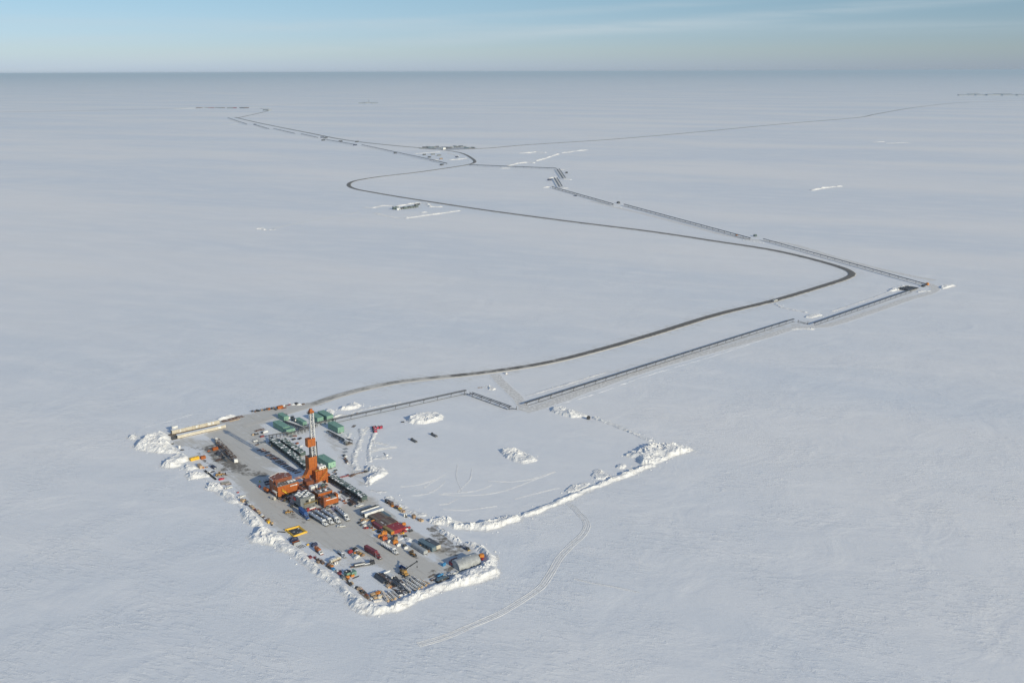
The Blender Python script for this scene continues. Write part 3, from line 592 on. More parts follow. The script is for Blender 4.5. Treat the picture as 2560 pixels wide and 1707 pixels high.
def trailer_gear(t, x0, x1):
    put('trailer_frame', MB().box((x0 + x1) / 2, .45, 1.05, x1 - x0, .15, .22).box((x0 + x1) / 2, -.45, 1.05, x1 - x0, .15, .22).box(x0 + .1, 0, .6, .15, 2.3, .2), STEEL, t)
    wheels_(t, (x0 + 1.1, x0 + 2.4, x0 + 3.7), 1.0, .52, .42)
    for s in (-1, 1): put('landing_leg', MB().box(x1 - 3.4, s * .7, .1, .15, .15, 1.0).box(x1 - 3.4, s * .7, .0, .35, .35, .1), STEEL, t)
def tanker(label, loc, rz, cab=WHITE, tank=CHROME, group='tank trucks nosed out from the rig', hatch=3, L=12.2):
    """origin at the front bumper"""
    t = thing('tanker_truck', label, 'tank truck', loc, rz, group); tractor(t, cab)
    x1 = -4.95; x0 = x1 - L
    bm = MB()
    rs = [(.0, .55), (.08, .9), (.35, 1.16), (L - .35, 1.16), (L - .08, .9), (L, .55)]; n = 16; vs_ = []
    for a, r in rs:
        for i in range(n):
            q = 2 * math.pi * i / n; vs_.append((x0 + a, r * 1.04 * math.cos(q), 2.35 + r * math.sin(q)))
    fs = [(k * n + i, k * n + (i + 1) % n, (k + 1) * n + (i + 1) % n, (k + 1) * n + i) for k in range(len(rs) - 1) for i in range(n)] + [tuple(range(n)), tuple(range(len(rs) * n - 1, len(rs) * n - n - 1, -1))]
    tk = put('tank', bm.add(vs_, fs), tank, t, smooth=False)
    for i in range(hatch): put('manhole', MB().bar((x0 + L * (i + .6) / hatch, 0, 3.4), (x0 + L * (i + .6) / hatch, 0, 3.75), .42, 10), WHITE, tk)
    for i in range(4): put('band', MB().bar((x0 + L * (i + .5) / 4 - .06, 0, 2.35), (x0 + L * (i + .5) / 4 + .06, 0, 2.35), 1.23, 16, cap=False), STEEL, tk)
    put('walkway', MB().box(x0 + L / 2, .5, 3.48, L * .8, .45, .06), STEEL, t); put('ladder', MB().bar((x0 - .05, .4, .8), (x0 - .05, .4, 3.4), .05, 4).bar((x0 - .05, .0, .8), (x0 - .05, .0, 3.4), .05, 4), STEEL, t)
    put('hose_tray', MB().box(x0 + L / 2, -1.15, 1.15, L * .7, .3, .25), STEEL, t)
    trailer_gear(t, x0, x1); return t
def boxtruck(label, loc, rz, cab, box, L=12.2, H=2.75, group=None, cargo=None):
    t = thing('semi_truck', label, 'truck', loc, rz, group); tractor(t, cab); x1 = -5.1; x0 = x1 - L
    if cargo is None:
        bm = MB().box((x0 + x1) / 2, 0, 1.35, L, 2.46, H)
        for i in range(int(L / .6)): bm.box(x0 + .3 + i * .6, 0, 1.42, .22, 2.54, H - .14)
        bx = put('container', bm, box, t)
        for s in (-1, 1): put('door', MB().box(x0 - .03, s * .61, 1.42, .06, 1.16, H - .14), box, bx)
        put('roof', MB().box((x0 + x1) / 2, 0, 1.35 + H, L + .02, 2.5, .05), box, bx)
    else:
        put('flatbed', MB().box((x0 + x1) / 2, 0, 1.28, L, 2.5, .14), STEEL, t)
        for i in range(7):
            for s in (-1, 1): put('cargo_sack', MB().dome(x0 + .9 + i * (L - 1.6) / 6.3, s * .58, 1.42, .78, .58, 1.5 + random.uniform(-.15, .2), 8, 3), cargo, t)
    trailer_gear(t, x0, x1); return t
def loader(label, loc, rz, mat=LOADER, scale=1.0, forks=False, name='wheel_loader', raised=.2, group='wheel loaders'):
    t = thing(name, label, 'wheel loader', loc, rz, group); t.scale = (scale,) * 3
    put('rear_body', MB().side([(-3.4, .9), (-.6, .9), (-.6, 1.75), (-1.2, 2.2), (-3.0, 2.1), (-3.4, 1.8)], -.85, .85), mat, t)
    put('front_frame', MB().box(1.0, 0, .8, 2.2, 1.0, .9, 0, .9, .7), mat, t)
    put('cab', MB().box(-.55, 0, 1.75, 1.5, 1.4, .3).box(-.55, 0, 3.2, 1.6, 1.5, .12), mat, t); put('cab_glass', MB().box(-.55, 0, 2.05, 1.4, 1.35, 1.15, 0, .9, .92), GLASS, t)
    for s in (-1, 1): put('lift_arm', MB().bar((.9, s * .55, 1.7), (3.4, s * .55, .7 + raised), .17, 4), mat, t)
    if forks:
        for s in (-1, 1): put('fork', MB().box(4.6, s * .5, .2 + raised, 2.4, .18, .1), STEEL, t)
        put('fork_carriage', MB().box(3.4, 0, .2 + raised, .15, 2.0, 1.2), STEEL, t)
    else: put('bucket', MB().side([(3.3, .2), (4.6, .1), (4.62, .2), (3.7, .45), (3.6, 1.1), (4.1, 1.5), (4.0, 1.6), (3.35, 1.2)], -1.45, 1.45, 0, raised), RUST, t)
    put('exhaust_stack', MB().bar((-1.9, .3, 2.1), (-1.9, .3, 2.95), .08, 6), STEEL, t); put('counterweight', MB().box(-3.5, 0, .8, .4, 1.9, .9), STEEL, t)
    wheels_(t, (1.5, -1.9), 1.0, .82, .6); return t
def container(label, loc, rz, mat, L=12.2, W=2.44, H=2.6, name='shipping_container', cat='container', group=None, z=0, endmat=None, snow=0):
    t = thing(name, label, cat, loc, rz, group); bm = MB().box(0, 0, z + .12, L, W, H - .12)
    for i in range(int((L - .4) / .55)): bm.box(-L / 2 + .45 + i * .55, 0, z + .22, .2, W + .09, H - .32)
    put('body', bm, mat, t)
    put('roof', MB().box(0, 0, z + H, L - .1, W - .1, .05), mat, t)
    for s in (-1, 1): put('door', MB().box(L / 2 + .03, s * W * .245, z + .2, .07, W * .46, H - .3), endmat or mat, t)
    for sx in (-1, 1):
        for sy in (-1, 1): put('corner_post', MB().box(sx * (L / 2 - .06), sy * (W / 2 - .02), z + .02, .2, .2, H + .06), mat, t)
    return t
def skid(label, loc, rz, mat, L, W, H, name='equipment_skid', cat='equipment skid', group=None, top=STEEL, pipe=True):
    """small machine on a runner skid: housing, runners, exhaust and pipework"""
    t = thing(name, label, cat, loc, rz, group)
    for s in (-1, 1): put('runner', MB().box(0, s * W * .4, 0, L * 1.1, W * .12, .22), STEEL, t)
    put('housing', MB().box(0, 0, .22, L * .92, W * .9, (H - .22) * .8).box(L * .05, 0, .22 + (H - .22) * .8, L * .6, W * .7, (H - .22) * .2, 0, .92, .85), mat, t)
    put('vent_panel', MB().box(L * .47, 0, .45, .06, W * .6, H * .4).box(-L * .1, W * .455, .5, L * .4, .05, H * .35), top, t)
    if pipe: put('exhaust_stack', MB().bar((-L * .3, W * .15, H * .8), (-L * .3, W * .15, H + .7), .1, 6).bar((-L * .3, W * .15, H + .7), (-L * .3 - .3, W * .15, H + .85), .1, 6), STEEL, t)
    return t
def crate(label, loc, rz, mat, L, W, H, group=None, name='wooden_crate', cat='crate', lid=True):
    t = thing(name, label, cat, loc, rz, group); bm = MB().box(0, 0, .12, L, W, H - .12)
    put('body', bm, mat, t)
    for s in (-1, 0, 1): put('bearer', MB().box(0, s * W * .42, 0, L, .12, .12), WOOD, t)
    for s in (-1, 1): put('batten', MB().box(s * L * .36, 0, .13, .14, W + .08, H - .13), WOOD, t)
    if lid: put('lid', MB().box(0, 0, H, L + .08, W + .08, .07), mat, t)
    return t
def drum(label, loc, mat, r=.9, h=1.6, group=None, name='steel_drum', cat='drum'):
    t = thing(name, label, cat, loc, 0, group)
    put('body', MB().bar((0, 0, 0), (0, 0, h), r, 12), mat, t)
    for q in (.05, .5, .93): put('hoop', MB().bar((0, 0, h * q - .04), (0, 0, h * q + .04), r * 1.05, 12), mat, t)
    put('bung', MB().bar((r * .5, 0, h), (r * .5, 0, h + .07), .1, 6), STEEL, t); return t
def reel(label, loc, rz, mat, r=1.3, w_=1.6, group=None, core=None):
    t = thing('cable_reel', label, 'reel', loc, rz, group)
    put('core', MB().bar((0, -w_ / 2, r), (0, w_ / 2, r), r * .62, 12), core or mat, t)
    for s in (-1, 1): put('flange', MB().bar((0, s * w_ / 2 - .06, r), (0, s * w_ / 2 + .06, r), r, 14), mat, t)
    return t
def htank(label, loc, rz, mat, L, r, group=None, name='horizontal_tank', legs=STEEL, z=.5):
    t = thing(name, label, 'tank', loc, rz, group)
    rs = [(0, .55), (.12, .85), (.4, 1), (L - .4, 1), (L - .12, .85), (L, .55)]; n = 14; vs_ = [(-L / 2 + a, r * q * math.cos(2 * math.pi * i / n), z + r + r * q * math.sin(2 * math.pi * i / n)) for a, q in rs for i in range(n)]
    fs = [(k * n + i, k * n + (i + 1) % n, (k + 1) * n + (i + 1) % n, (k + 1) * n + i) for k in range(5) for i in range(n)] + [tuple(range(n)), tuple(range(6 * n - 1, 5 * n - 1, -1))]
    put('shell', MB().add(vs_, fs), mat, t)
    for s in (-1, 1): put('saddle', MB().box(s * L * .3, 0, 0, .35, r * 1.5, z + r * .5), legs, t)
    put('hatch', MB().bar((0, 0, z + 2 * r - .05), (0, 0, z + 2 * r + .3), r * .3, 8), legs, t); return t
def bundle(label, loc, rz, mat, L, n, r, rows=2, group=None, cap=None, name='pipe_bundle', cat='pipe bundle'):
    """pipes lying side by side on bearers, held by straps"""
    t = thing(name, label, cat, loc, rz, group)
    for j in range(rows):
        for i in range(n - j):
            y = (i - (n - 1 - j) / 2) * r * 2.08; z = .18 + r + j * r * 1.75; dx = random.uniform(-.25, .25)
            p = put('pipe', MB().bar((-L / 2 + dx, y, z), (L / 2 + dx, y, z), r, 8), mat, t)
            if cap: put('end_cap', MB().bar((L / 2 + dx, y, z), (L / 2 + dx + .18, y, z), r * 1.06, 8), cap, p)
    for s in (-.3, .3): put('bearer', MB().box(s * L, 0, 0, .2, n * r * 2.1, .18), WOOD, t)
    return t
def matstack(label, loc, rz, mat, L, W, H, group=None, name='timber_mat', cat='timber mat'):
    t = thing(name, label, cat, loc, rz, group); k = max(1, int(H / .22))
    for i in range(k): put('board', MB().box(random.uniform(-.1, .1), random.uniform(-.08, .08), i * .22, L, W, .2), mat, t)
    return t
def beams(label, loc, rz, mat, L, n, s=.35, group=None, name='steel_beam_stack', cat='beam stack'):
    t = thing(name, label, cat, loc, rz, group)
    for i in range(n):
        y = (i - n / 2) * s * 1.9; dx = random.uniform(-.6, .6)
        put('beam', MB().box(dx, y, .15, L, s, .05).box(dx, y, .2, L, s * .25, s).box(dx, y, .2 + s, L, s, .05), mat, t)
    for q in (-.32, .32): put('bearer', MB().box(q * L, -s, 0, .2, n * s * 2, .15), WOOD, t)
    return t
def frame_rack(label, loc, rz, mat, L, W, H, group=None, name='pipe_basket', cat='basket', load=None, nload=4):
    """open steel basket with corner posts, rails and something lying in it"""
    t = thing(name, label, cat, loc, rz, group)
    put('floor_frame', MB().box(0, 0, .1, L, W, .12), mat, t)
    for sx in (-1, 0, 1):
        for sy in (-1, 1): put('post', MB().box(sx * (L / 2 - .08), sy * (W / 2 - .08), .0, .14, .14, H), mat, t)
    for sy in (-1, 1): put('rail', MB().box(0, sy * (W / 2 - .05), H - .12, L, .1, .12), mat, t)
    for i in range(nload): put('load', MB().bar((-L * .42, (i - (nload - 1) / 2) * W / (nload + .6), .2 + W * .09), (L * .42, (i - (nload - 1) / 2) * W / (nload + .6), .2 + W * .09), W / (nload + 1) * .48, 8), load or RUST, t)
    return t
# ---------------------------------------------------------------- the drill rig: x runs across the pad, y away from the viewer
RIG = G(786, 1209); RZ = BB
def rigpt(x, y, z=0): return RIG + VB * x - VA * y + Vector((0, 0, z))
t = thing('drilling_rig', 'tall orange drill rig with white lattice mast and orange enclosures', 'drill rig', RIG, RZ)
put('substructure', MB().box(4.1, -.6, 3.2, 10.3, 9.4, 8.6).box(8.2, 5.6, 2.8, 5.0, 3.0, 5.8).box(4.1, -5.55, 4.2, 10.3, .5, .4).box(4.1, -5.55, 8.2, 10.3, .5, .35).box(9.4, -3.5, 3.2, .4, .5, 8.5).box(.5, -5.5, 3.2, .35, .4, 8.5).box(5, -5.5, 3.2, .35, .4, 8.5), ORANGE, t)
for sx in (-.2, 8.4):
    for sy in (-4.4, 3.2):
        lg = put('leg', MB().box(sx, sy, 0, 1.6, 1.6, 3.2), ORANGE, t); put('wheel_bogie', MB().wheel(sx - .9, sy, .9, 1.0).wheel(sx + .9, sy, .9, 1.0), RUBBER, lg)
tw = put('tower_enclosure', MB().box(.2, 3.6, 8, 7.0, 6.0, 14.2).box(.2, .55, 8, 6.6, .2, 1.0), ORANGE_C, t)
put('tower_seam', MB().box(.2, .58, 12.6, 7.1, .12, .35).box(3.72, 3.4, 8, .16, 5.6, 14.0).box(1.7, .58, 8, .25, .12, 12), BRICK, tw); put('tower_door', MB().box(2.6, .54, 8.1, 1.3, .12, 2.6), STEEL, tw); put('tower_hatch', MB().box(.2, 3.6, 22.2, 6.2, 5.2, .12), TARP, tw)
put('setback_wing', MB().prism([(-8.6, .8), (-3.3, .8), (-3.3, 5.2), (-6.6, 5.2)], 3, 5.5).add([(-8.2, .7, 5.5), (-3.3, .7, 5.5), (-3.3, .7, 13.2), (-8.2, 5, 5.5), (-3.3, 5, 5.5), (-3.3, 5, 13.2)], [(0, 1, 2), (5, 4, 3), (0, 2, 5, 3), (1, 4, 5, 2)]), ORANGE, t)
# lattice mast
mx, my, mw, md = 1.9, 2.4, 3.3, 2.6
bm = MB()
for sx in (-1, 1):
    for sy in (-1, 1): bm.bar((mx + sx * mw / 2, my + sy * md / 2, 20), (mx + sx * mw * .42, my + sy * md * .42, 58.6), .36, 4)
mast = put('mast', bm, WHITE, t)
nz = 10
bm = MB(); bm2 = MB()
for i in range(nz):
    z0 = 21 + i * 3.75; z1 = z0 + 3.75; f0 = 1 - .16 * (z0 - 20) / 38.6; f1 = 1 - .16 * (z1 - 20) / 38.6
    for sy in (-1, 1):
        bm.bar((mx - mw / 2 * f0, my + sy * md / 2 * f0, z0), (mx + mw / 2 * f0, my + sy * md / 2 * f0, z0), .17, 4)
        s = 1 if i % 2 else -1; bm.bar((mx - s * mw / 2 * f0, my + sy * md / 2 * f0, z0), (mx + s * mw / 2 * f1, my + sy * md / 2 * f1, z1), .14, 4)
    for sx in (-1, 1):
        bm.bar((mx + sx * mw / 2 * f0, my - md / 2 * f0, z0), (mx + sx * mw / 2 * f0, my + md / 2 * f0, z0), .13, 4)
        s = 1 if i % 2 else -1; bm.bar((mx + sx * mw / 2 * f0, my - s * md / 2 * f0, z0), (mx + sx * mw / 2 * f1, my + s * md / 2 * f1, z1), .12, 4)
put('mast_lattice', bm, paint('worn_white', (.74, .73, .70), snow=0, wear=.25, grime=(.2, .15, .1)), mast)
put('crown_block', MB().box(mx, my, 57.6, 3.6, 3.2, 1.5).box(mx - .2, my, 59.1, 2.4, 2.4, 1.4, 0, .8, .8), ORANGE_C, t)
put('crown_sheave', MB().bar((mx - 1.0, my, 60.4), (mx + 1.0, my, 60.4), .75, 12), BRICK, t); put('crown_rail', MB().rail([(mx - 2.6, my - 2, 57.6), (mx + 1.9, my - 2, 57.6), (mx + 1.9, my + 2, 57.6), (mx - 2.6, my + 2, 57.6)], closed=True, r=.07).box(mx - 2.4, my, 57.4, 1.2, 3.4, .2), STEEL, t)
rb = put('racking_board_house', MB().box(.1, 3.0, 30.8, 6.6, 4.6, 6.3), ORANGE_C, t)
put('house_window', MB().box(-3.24, 2.6, 33.4, .08, 1.2, 2.0), AMBER, rb); put('house_seam', MB().box(.1, .66, 30.8, .18, .1, 6.3).box(2.3, .66, 30.8, .22, .1, 4), BRICK, rb)
put('travelling_block', MB().box(mx, my, 26.5, 1.2, .9, 2.4, 0, .7, .8).bar((mx, my, 22.5), (mx, my, 26.5), .35, 8), STEEL, t)
put('drill_line', MB().bar((mx - .4, my, 28), (mx - .3, my, 58), .07, 4).bar((mx + .4, my, 28), (mx + .3, my, 58), .07, 4).bar((mx, my - .4, 28), (mx, my - .3, 58), .07, 4), STEEL, t)
put('standpipe', MB().bar((-.9, 2.4, 20), (-.9, 2.4, 31), .75, 10).bar((mx + 3.1, 3.4, 20), (mx + 3.1, 3.4, 33), .85, 10), STEEL, t)
put('ladder', MB().bar((mx - mw / 2 - .35, my - md / 2, 22), (mx - mw / 2 * .85 - .35, my - md / 2, 57), .1, 4), STEEL, t)
put('doghouse', MB().box(6.0, -2.2, 11.8, 5.8, 2.8, 2.5), WHITE, t); put('doghouse_window', MB().box(5.2, -3.62, 12.7, 1.0, .06, .8), GLASS, t); put('doghouse_window', MB().box(7.6, -3.62, 12.7, 1.4, .06, .8), GLASS, t)
put('drill_floor_rail', MB().rail([(-.8, -5, 11.8), (9.0, -5, 11.8), (9.0, 3.8, 11.8)], r=.08), YELLOW, t)
put('stairway', MB().side([(0, 0), (.5, 0), (8.6, 8.4), (8.1, 8.4)], -6.7, -5.7, .4, 3.2).rail([(.4, -6.7, 3.4), (8.6, -6.7, 11.8)], r=.07), AMBER, t)
put('pipe_ramp', MB().add([(9.3, 1, 10.5), (9.3, 3.5, 10.5), (15.5, 3, 3.0), (15.5, 1, 3.0)], [(0, 1, 2, 3)]).box(12, 1.6, 0, 3.6, 4.6, 4.6), ORANGE, t)
put('floor_tank', MB().bar((8.4, 3.2, 11.8), (8.4, 3.2, 13.6), .9, 10), WHITE, t)
put('blowout_stack', MB().bar((mx, my - 1, 0.3), (mx, my - 1, 3.4), .7, 10), STEEL, t)
# --- link module in the middle of the rig
t = thing('mud_link_module', 'brown and orange linking unit with two white boxes on its top, amid the rig', 'rig module', RIG, RZ)
put('hull', MB().box(-11.5, -16.5, 1.6, 14, 19, 4.6), BRICK, t); put('side_cabin', MB().box(-10, -10, 6.2, 6.0, 6, 3.0), BRICK, t); put('cabin_roof', MB().box(-10, -10, 9.2, 6.2, 6.2, .15), BRICK, t)
put('white_cabin', MB().box(-13.5, -22.8, 6.2, 3.6, 3.6, 3.6), WHITE, t); put('cabin_door', MB().box(-13.1, -24.63, 6.3, .9, .06, 2.0), MIDGREY, t); put('long_white_cabin', MB().box(-7.0, -20.6, 6.2, 5.8, 2.8, 2.6), WHITE, t)
put('pipework', MB().bar((-17, -8, 6.6), (-7, -8, 6.6), .3, 6).bar((-7, -8, 6.6), (-1.5, -6, 5.4), .3, 6).bar((-16, -16, 6.6), (-16, -8, 6.6), .35, 6).bar((-6, -17, 6.5), (-1, -6.5, 6.2), .25, 6).bar((-11, -7, 6.4), (-9, -2, 8.5), .3, 6), STEEL, t)
put('gangway', MB().box(-11, -6.6, 6.9, 12, 1.4, .15).rail([(-17, -7.3, 7.05), (-5, -7.3, 7.05)], r=.07), AMBER, t)
for sx in (-17, -6.5):
    for sy in (-24, -9): put('leg', MB().box(sx, sy, 0, 1.2, 1.2, 1.6), STEEL, t)
# --- pump building
t = thing('pump_building', 'big orange rig building with chamfered brown roof end and snow-streaked grey deck', 'rig building', RIG, RZ)
hull = put('front_hull', MB().box(-26.1, -5.2, 1.6, 17.2, 7.2, 8.0), ORANGE, t)
bm = MB()
for i in range(8): bm.box(-34.2 + i * 2.3, -8.86, 1.7, .2, .14, 7.8)
bm.box(-26.1, -8.9, 5.0, 17.2, .16, .3); put('stiffener', bm, ORANGE, hull)
put('diagonal_stair', MB().add([(-32, -9.8, 6.4), (-31, -9.8, 6.4), (-26.4, -9.8, 1.9), (-27.4, -9.8, 1.9), (-32, -8.9, 6.4), (-31, -8.9, 6.4), (-26.4, -8.9, 1.9), (-27.4, -8.9, 1.9)], [(0, 1, 2, 3), (7, 6, 5, 4), (0, 4, 5, 1), (3, 2, 6, 7)]).rail([(-31.5, -9.8, 6.6), (-26.9, -9.8, 2.1)], r=.08), YELLOW, t)
put('name_plate', MB().box(-22.4, -8.98, 7.6, 4.4, .08, .6), WHITE, t); put('deck_valve_box', MB().box(-19.6, -9.0, 7.4, 1.6, .3, .8), WHITE, t)
deck = put('roof_deck', MB().box(-26.1, -5.2, 9.6, 17.4, 7.3, .16), GREY, t)
for i in range(3): put('roof_unit', MB().box(-24.0 + i * 2.4, -4.4, 9.76, 1.9, 2.4, .5), WHITE, t)
put('rear_hall', MB().prism([(-34.7, -1.6), (-19.4, -1.6), (-18.7, 5.5), (-24.5, 10.2), (-34.5, 6.1)], 1.4, 12.3), BRICK, t)
put('hall_roof', MB().prism([(-34.9, -1.8), (-19.2, -1.8), (-18.4, 5.6), (-24.5, 10.5), (-34.7, 6.3)], 12.3, 12.6), BRICK, t)
put('roof_edge', MB().bar((-34.9, -1.8, 12.6), (-34.7, 6.3, 12.6), .2, 4).bar((-34.7, 6.3, 12.6), (-24.5, 10.5, 12.6), .2, 4).bar((-24.5, 10.5, 12.6), (-18.4, 5.6, 12.6), .2, 4), WHITE, t)
for i, (x, y) in enumerate(((-33.7, -3.4), (-34.1, -6.2))): put('exhaust_stack', MB().bar((x, y, 9.6), (x, y, 12.4), .45, 8), BRICK, t)
put('side_platform', MB().box(-35.8, -5.5, 5.2, 1.8, 5.4, .25).rail([(-36.6, -8.2, 5.4), (-36.6, -2.8, 5.4)], r=.08).box(-35.8, -8, 2.5, .2, .2, 2.8), WHITE, t)
put('boom_walkway', MB().box(-12.6, -2.6, 9.2, 9.6, 1.3, .2).rail([(-17.4, -3.2, 9.4), (-7.8, -3.2, 9.4)], r=.08).rail([(-17.4, -2.0, 9.4), (-7.8, -2.0, 9.4)], r=.08), AMBER, t)
put('roof_pipework', MB().bar((-34, -2.4, 9.9), (-18, -2.4, 9.9), .22, 6).bar((-33.5, -7.4, 9.9), (-25, -6, 9.9), .2, 6).bar((-30, -2, 9.9), (-30, -8, 9.9), .2, 6).bar((-28, -2.2, 9.9), (-25.5, -8, 9.9), .18, 6), RUST, t)
for sx in (-33, -19.6):
    for sy in (-6.8, 4): lg = put('leg', MB().box(sx, sy, 0, 1.8, 1.8, 1.6), STEEL, t); put('wheel_bogie', MB().wheel(sx - 1.2, sy - .3, .8, .9).wheel(sx + 1.2, sy - .3, .8, .9), RUBBER, lg)
# --- grey building
t = thing('grey_building', 'two-storey grey rig building with snow-covered roof units and outside gallery', 'rig building', RIG, RZ)
wl = put('wall', MB().box(-25, -31.6, 2.6, 11.8, 12.8, 6.2).box(-24.3, -32, 1.2, 10.4, 11.6, 1.6), GREY, t)
put('roof', MB().box(-25, -31.6, 8.8, 12.1, 13.1, .2), GREY, t)
for i in range(4):
    for j in range(5):
        if (i + j * 2) % 7 != 3: put('roof_unit', MB().box(-29.2 + i * 2.75 + random.uniform(-.2, .2), -35.4 + j * 2.2, 9.0, 1.9, 1.35, .35 + .2 * ((i + j) % 2)), SNOWY if (i * 3 + j) % 4 else STEEL, t)
gl = put('gallery', MB().box(-23.2, -38.9, 4.4, 10.5, 1.6, .2).rail([(-28.4, -39.6, 4.6), (-18, -39.6, 4.6)], r=.08).box(-28.3, -39.5, 1.0, .2, .2, 3.4).box(-18.1, -39.5, 1.0, .2, .2, 3.4), OLIVE, t)
put('door', MB().box(-23.4, -38.06, 4.6, 1.5, .1, 2.3), CREAM, t); put('window', MB().box(-25.6, -38.06, 5.0, 2.4, .1, 1.7), GLASS, t); put('name_board', MB().box(-21, -38.06, 7.2, 2.8, .1, 1.1), WHITE, t); put('red_hose_reel', MB().box(-31.3, -29, 5.5, .8, 3, 2), RED, t)
for sx in (-30, -20):
    for sy in (-37, -26.4): put('leg', MB().box(sx, sy, 0, 1.1, 1.1, 2.6), STEEL, t)
# --- orange engine building
t = thing('engine_building', 'orange rig building with a slot-like loading bay, behind the parked tank trucks', 'rig building', RIG, RZ)
wl = put('wall', MB().box(-10.1, -38, 2, 11.8, 16.4, 4.4).box(-10.1, -33.6, 6.4, 11.8, 7.6, 2.2).box(-15.2, -43.6, 6.4, 1.6, 4.6, 2.0).box(-4.9, -43.6, 6.4, 1.5, 4.6, 2.3), ORANGE, t)
put('bay_floor', MB().box(-10, -41.8, 6.4, 8.8, 8.4, .12), GREY, t); put('bay_beam', MB().box(-9.8, -46.3, 5.9, 9.2, .3, .45), WHITE, t); put('bay_parapet', MB().box(-12.6, -46.0, 6.4, 3.8, .3, 1.6), ORANGE, t); put('fan_cowl', MB().box(-8, -42.5, 6.5, 3.8, 2.4, 1.6).bar((-8, -43.7, 7.4), (-8, -43.9, 7.4), .7, 10), STEEL, t)
put('roof', MB().box(-10.1, -33.6, 8.6, 12.0, 7.8, .2), GREY, t)
for i in range(4): put('exhaust_stack', MB().bar((-14 + i * 2.4, -31.6, 8.6), (-14 + i * 2.4, -31.6, 10.8), .35, 8), BRICK if i % 2 else STEEL, t)
for i in range(5): put('roof_unit', MB().box(-14.5 + i * 2.1, -35.6 + (i % 2) * 1.4, 8.8, 1.5, 1.3, .6), SNOWY if i % 2 else RUST, t)
put('side_cabinet', MB().box(-16.4, -38, 2.4, .7, 9, 3.4), BRICK, t); put('corner_tower', MB().box(-15.6, -45.6, 1.2, 1.5, 1.5, 7.5), BRICK, t)
put('roof_rail', MB().rail([(-16, -46, 6.5), (-16, -30, 8.6), (-4.3, -30, 8.6)], r=.08), AMBER, t)
for sx in (-14.6, -5.4):
    for sy in (-44.5, -31): lg = put('leg', MB().box(sx, sy, 0, 1.6, 1.6, 2), STEEL, t); put('wheel_bogie', MB().wheel(sx - 1.1, sy, .8, .8).wheel(sx + 1.1, sy, .8, .8), RUBBER, lg)
# --- small units between the rig buildings
t = thing('ramp_shed', 'small red-brown shed with a snowy sloped roof between orange and grey rig buildings', 'shed', rigpt(-17.6, -14.2), RZ)
put('wall', MB().box(0, 0, .3, 5.2, 5.5, 3.2), BRICK, t); put('roof', MB().side([(-2.7, 3.4), (2.7, 3.4), (2.7, 5.4), (-2.7, 3.7)], -2.9, 2.9), paint('snowy_brick', (.34, .11, .06), snow=.6), t); put('door', MB().box(.5, -2.78, .4, 1.1, .06, 2.1), STEEL, t)
t = thing('vertical_vessel', 'dark round-topped vessel standing between the white box and the engine building', 'vessel', rigpt(-6.6, -27.4), RZ)
put('shell', MB().bar((0, 0, .5), (0, 0, 10.4), 1.5, 14).dome(0, 0, 10.4, 1.5, 1.5, .8, 14, 3), DKGREEN, t); put('leg', MB().box(0, 0, 0, 2.2, 2.2, .6), RUST, t); put('platform', MB().rail([(-1.9, -1.9, 8), (1.9, -1.9, 8), (1.9, 1.9, 8), (-1.9, 1.9, 8)], closed=True, r=.07), AMBER, t)
# --- around the rig
htank('orange horizontal tank lying in shadow at the end of the pump building', K(5, 210, 540), RZ + R(95), ORANGE, 6.2, 1.5)
skid('snow-dusted grey generator at the shadow edge by the pump building', K(5, 340, 690), RZ + R(105), CREAM, 4.4, 2.2, 2.4, 'generator_skid', 'generator')
frame_rack('dark pallet rack beside the pump building, nearest the road', K(5, 215, 350), RZ, STEEL, 4.5, 2.5, 1.8, 'racks by the pump building', 'storage_rack', 'rack', NAVY)
frame_rack('dark pallet rack tucked close to the pump building wall', K(5, 235, 395), RZ, STEEL, 4.5, 2.2, 2.6, 'racks by the pump building', 'storage_rack', 'rack', MAROON)
drum('small yellow-green drum alone in the pump building shadow', K(5, 75, 355), paint('lime', (.6, .65, .1), snow=0), .55, 1.3)
skid('small red pump stand in the pump building shadow', K(5, 72, 455), RZ, MAROON, 1.8, 1.4, 1.9, 'pump_stand', 'pump')
loader('dark dusty forklift in the shade under the pump building', K(5, 600, 715), BB + R(20), paint('dusty_brown', (.16, .10, .05), snow=.1), .95, True, 'rough_terrain_forklift', .5)
loader('tan wheel loader in the open between grey building and crate line', K(5, 650, 960), BB - R(8), LOADER, .85, False)
t = thing('pressure_unit', 'red and white pumping unit tucked under the grey building gallery', 'pump unit', K(5, 1075, 905), RZ + R(5))
put('deck', MB().box(0, 0, .7, 8, 2.4, .5), RED, t); put('white_cover', MB().box(0, .2, 1.2, 7.4, 1.5, .8), WHITE, t); put('engine', MB().box(-2.6, -.2, 1.2, 2, 1.8, 1.5), RED, t); wheels_(t, (-2.5, 2.2), 1.0, .45, .35)
t = thing('air_unit', 'dark blue air unit with grey top beside the blue truck under the grey building', 'air unit', K(5, 800, 760), RZ)
put('body', MB().box(0, 0, .3, 3.4, 4.5, 2.8), NAVY, t); put('roof', MB().box(0, 0, 3.1, 3.5, 4.6, .12), GREY, t); put('fan', MB().bar((0, -2.3, 1.6), (0, -2.42, 1.6), .9, 12), STEEL, t); put('door', MB().box(1.72, .5, .4, .06, 1, 2), GREY, t)
drum('dark tank barrel standing behind the tan wheel loader', K(5, 700, 845), TARP, 1.1, 2.2)
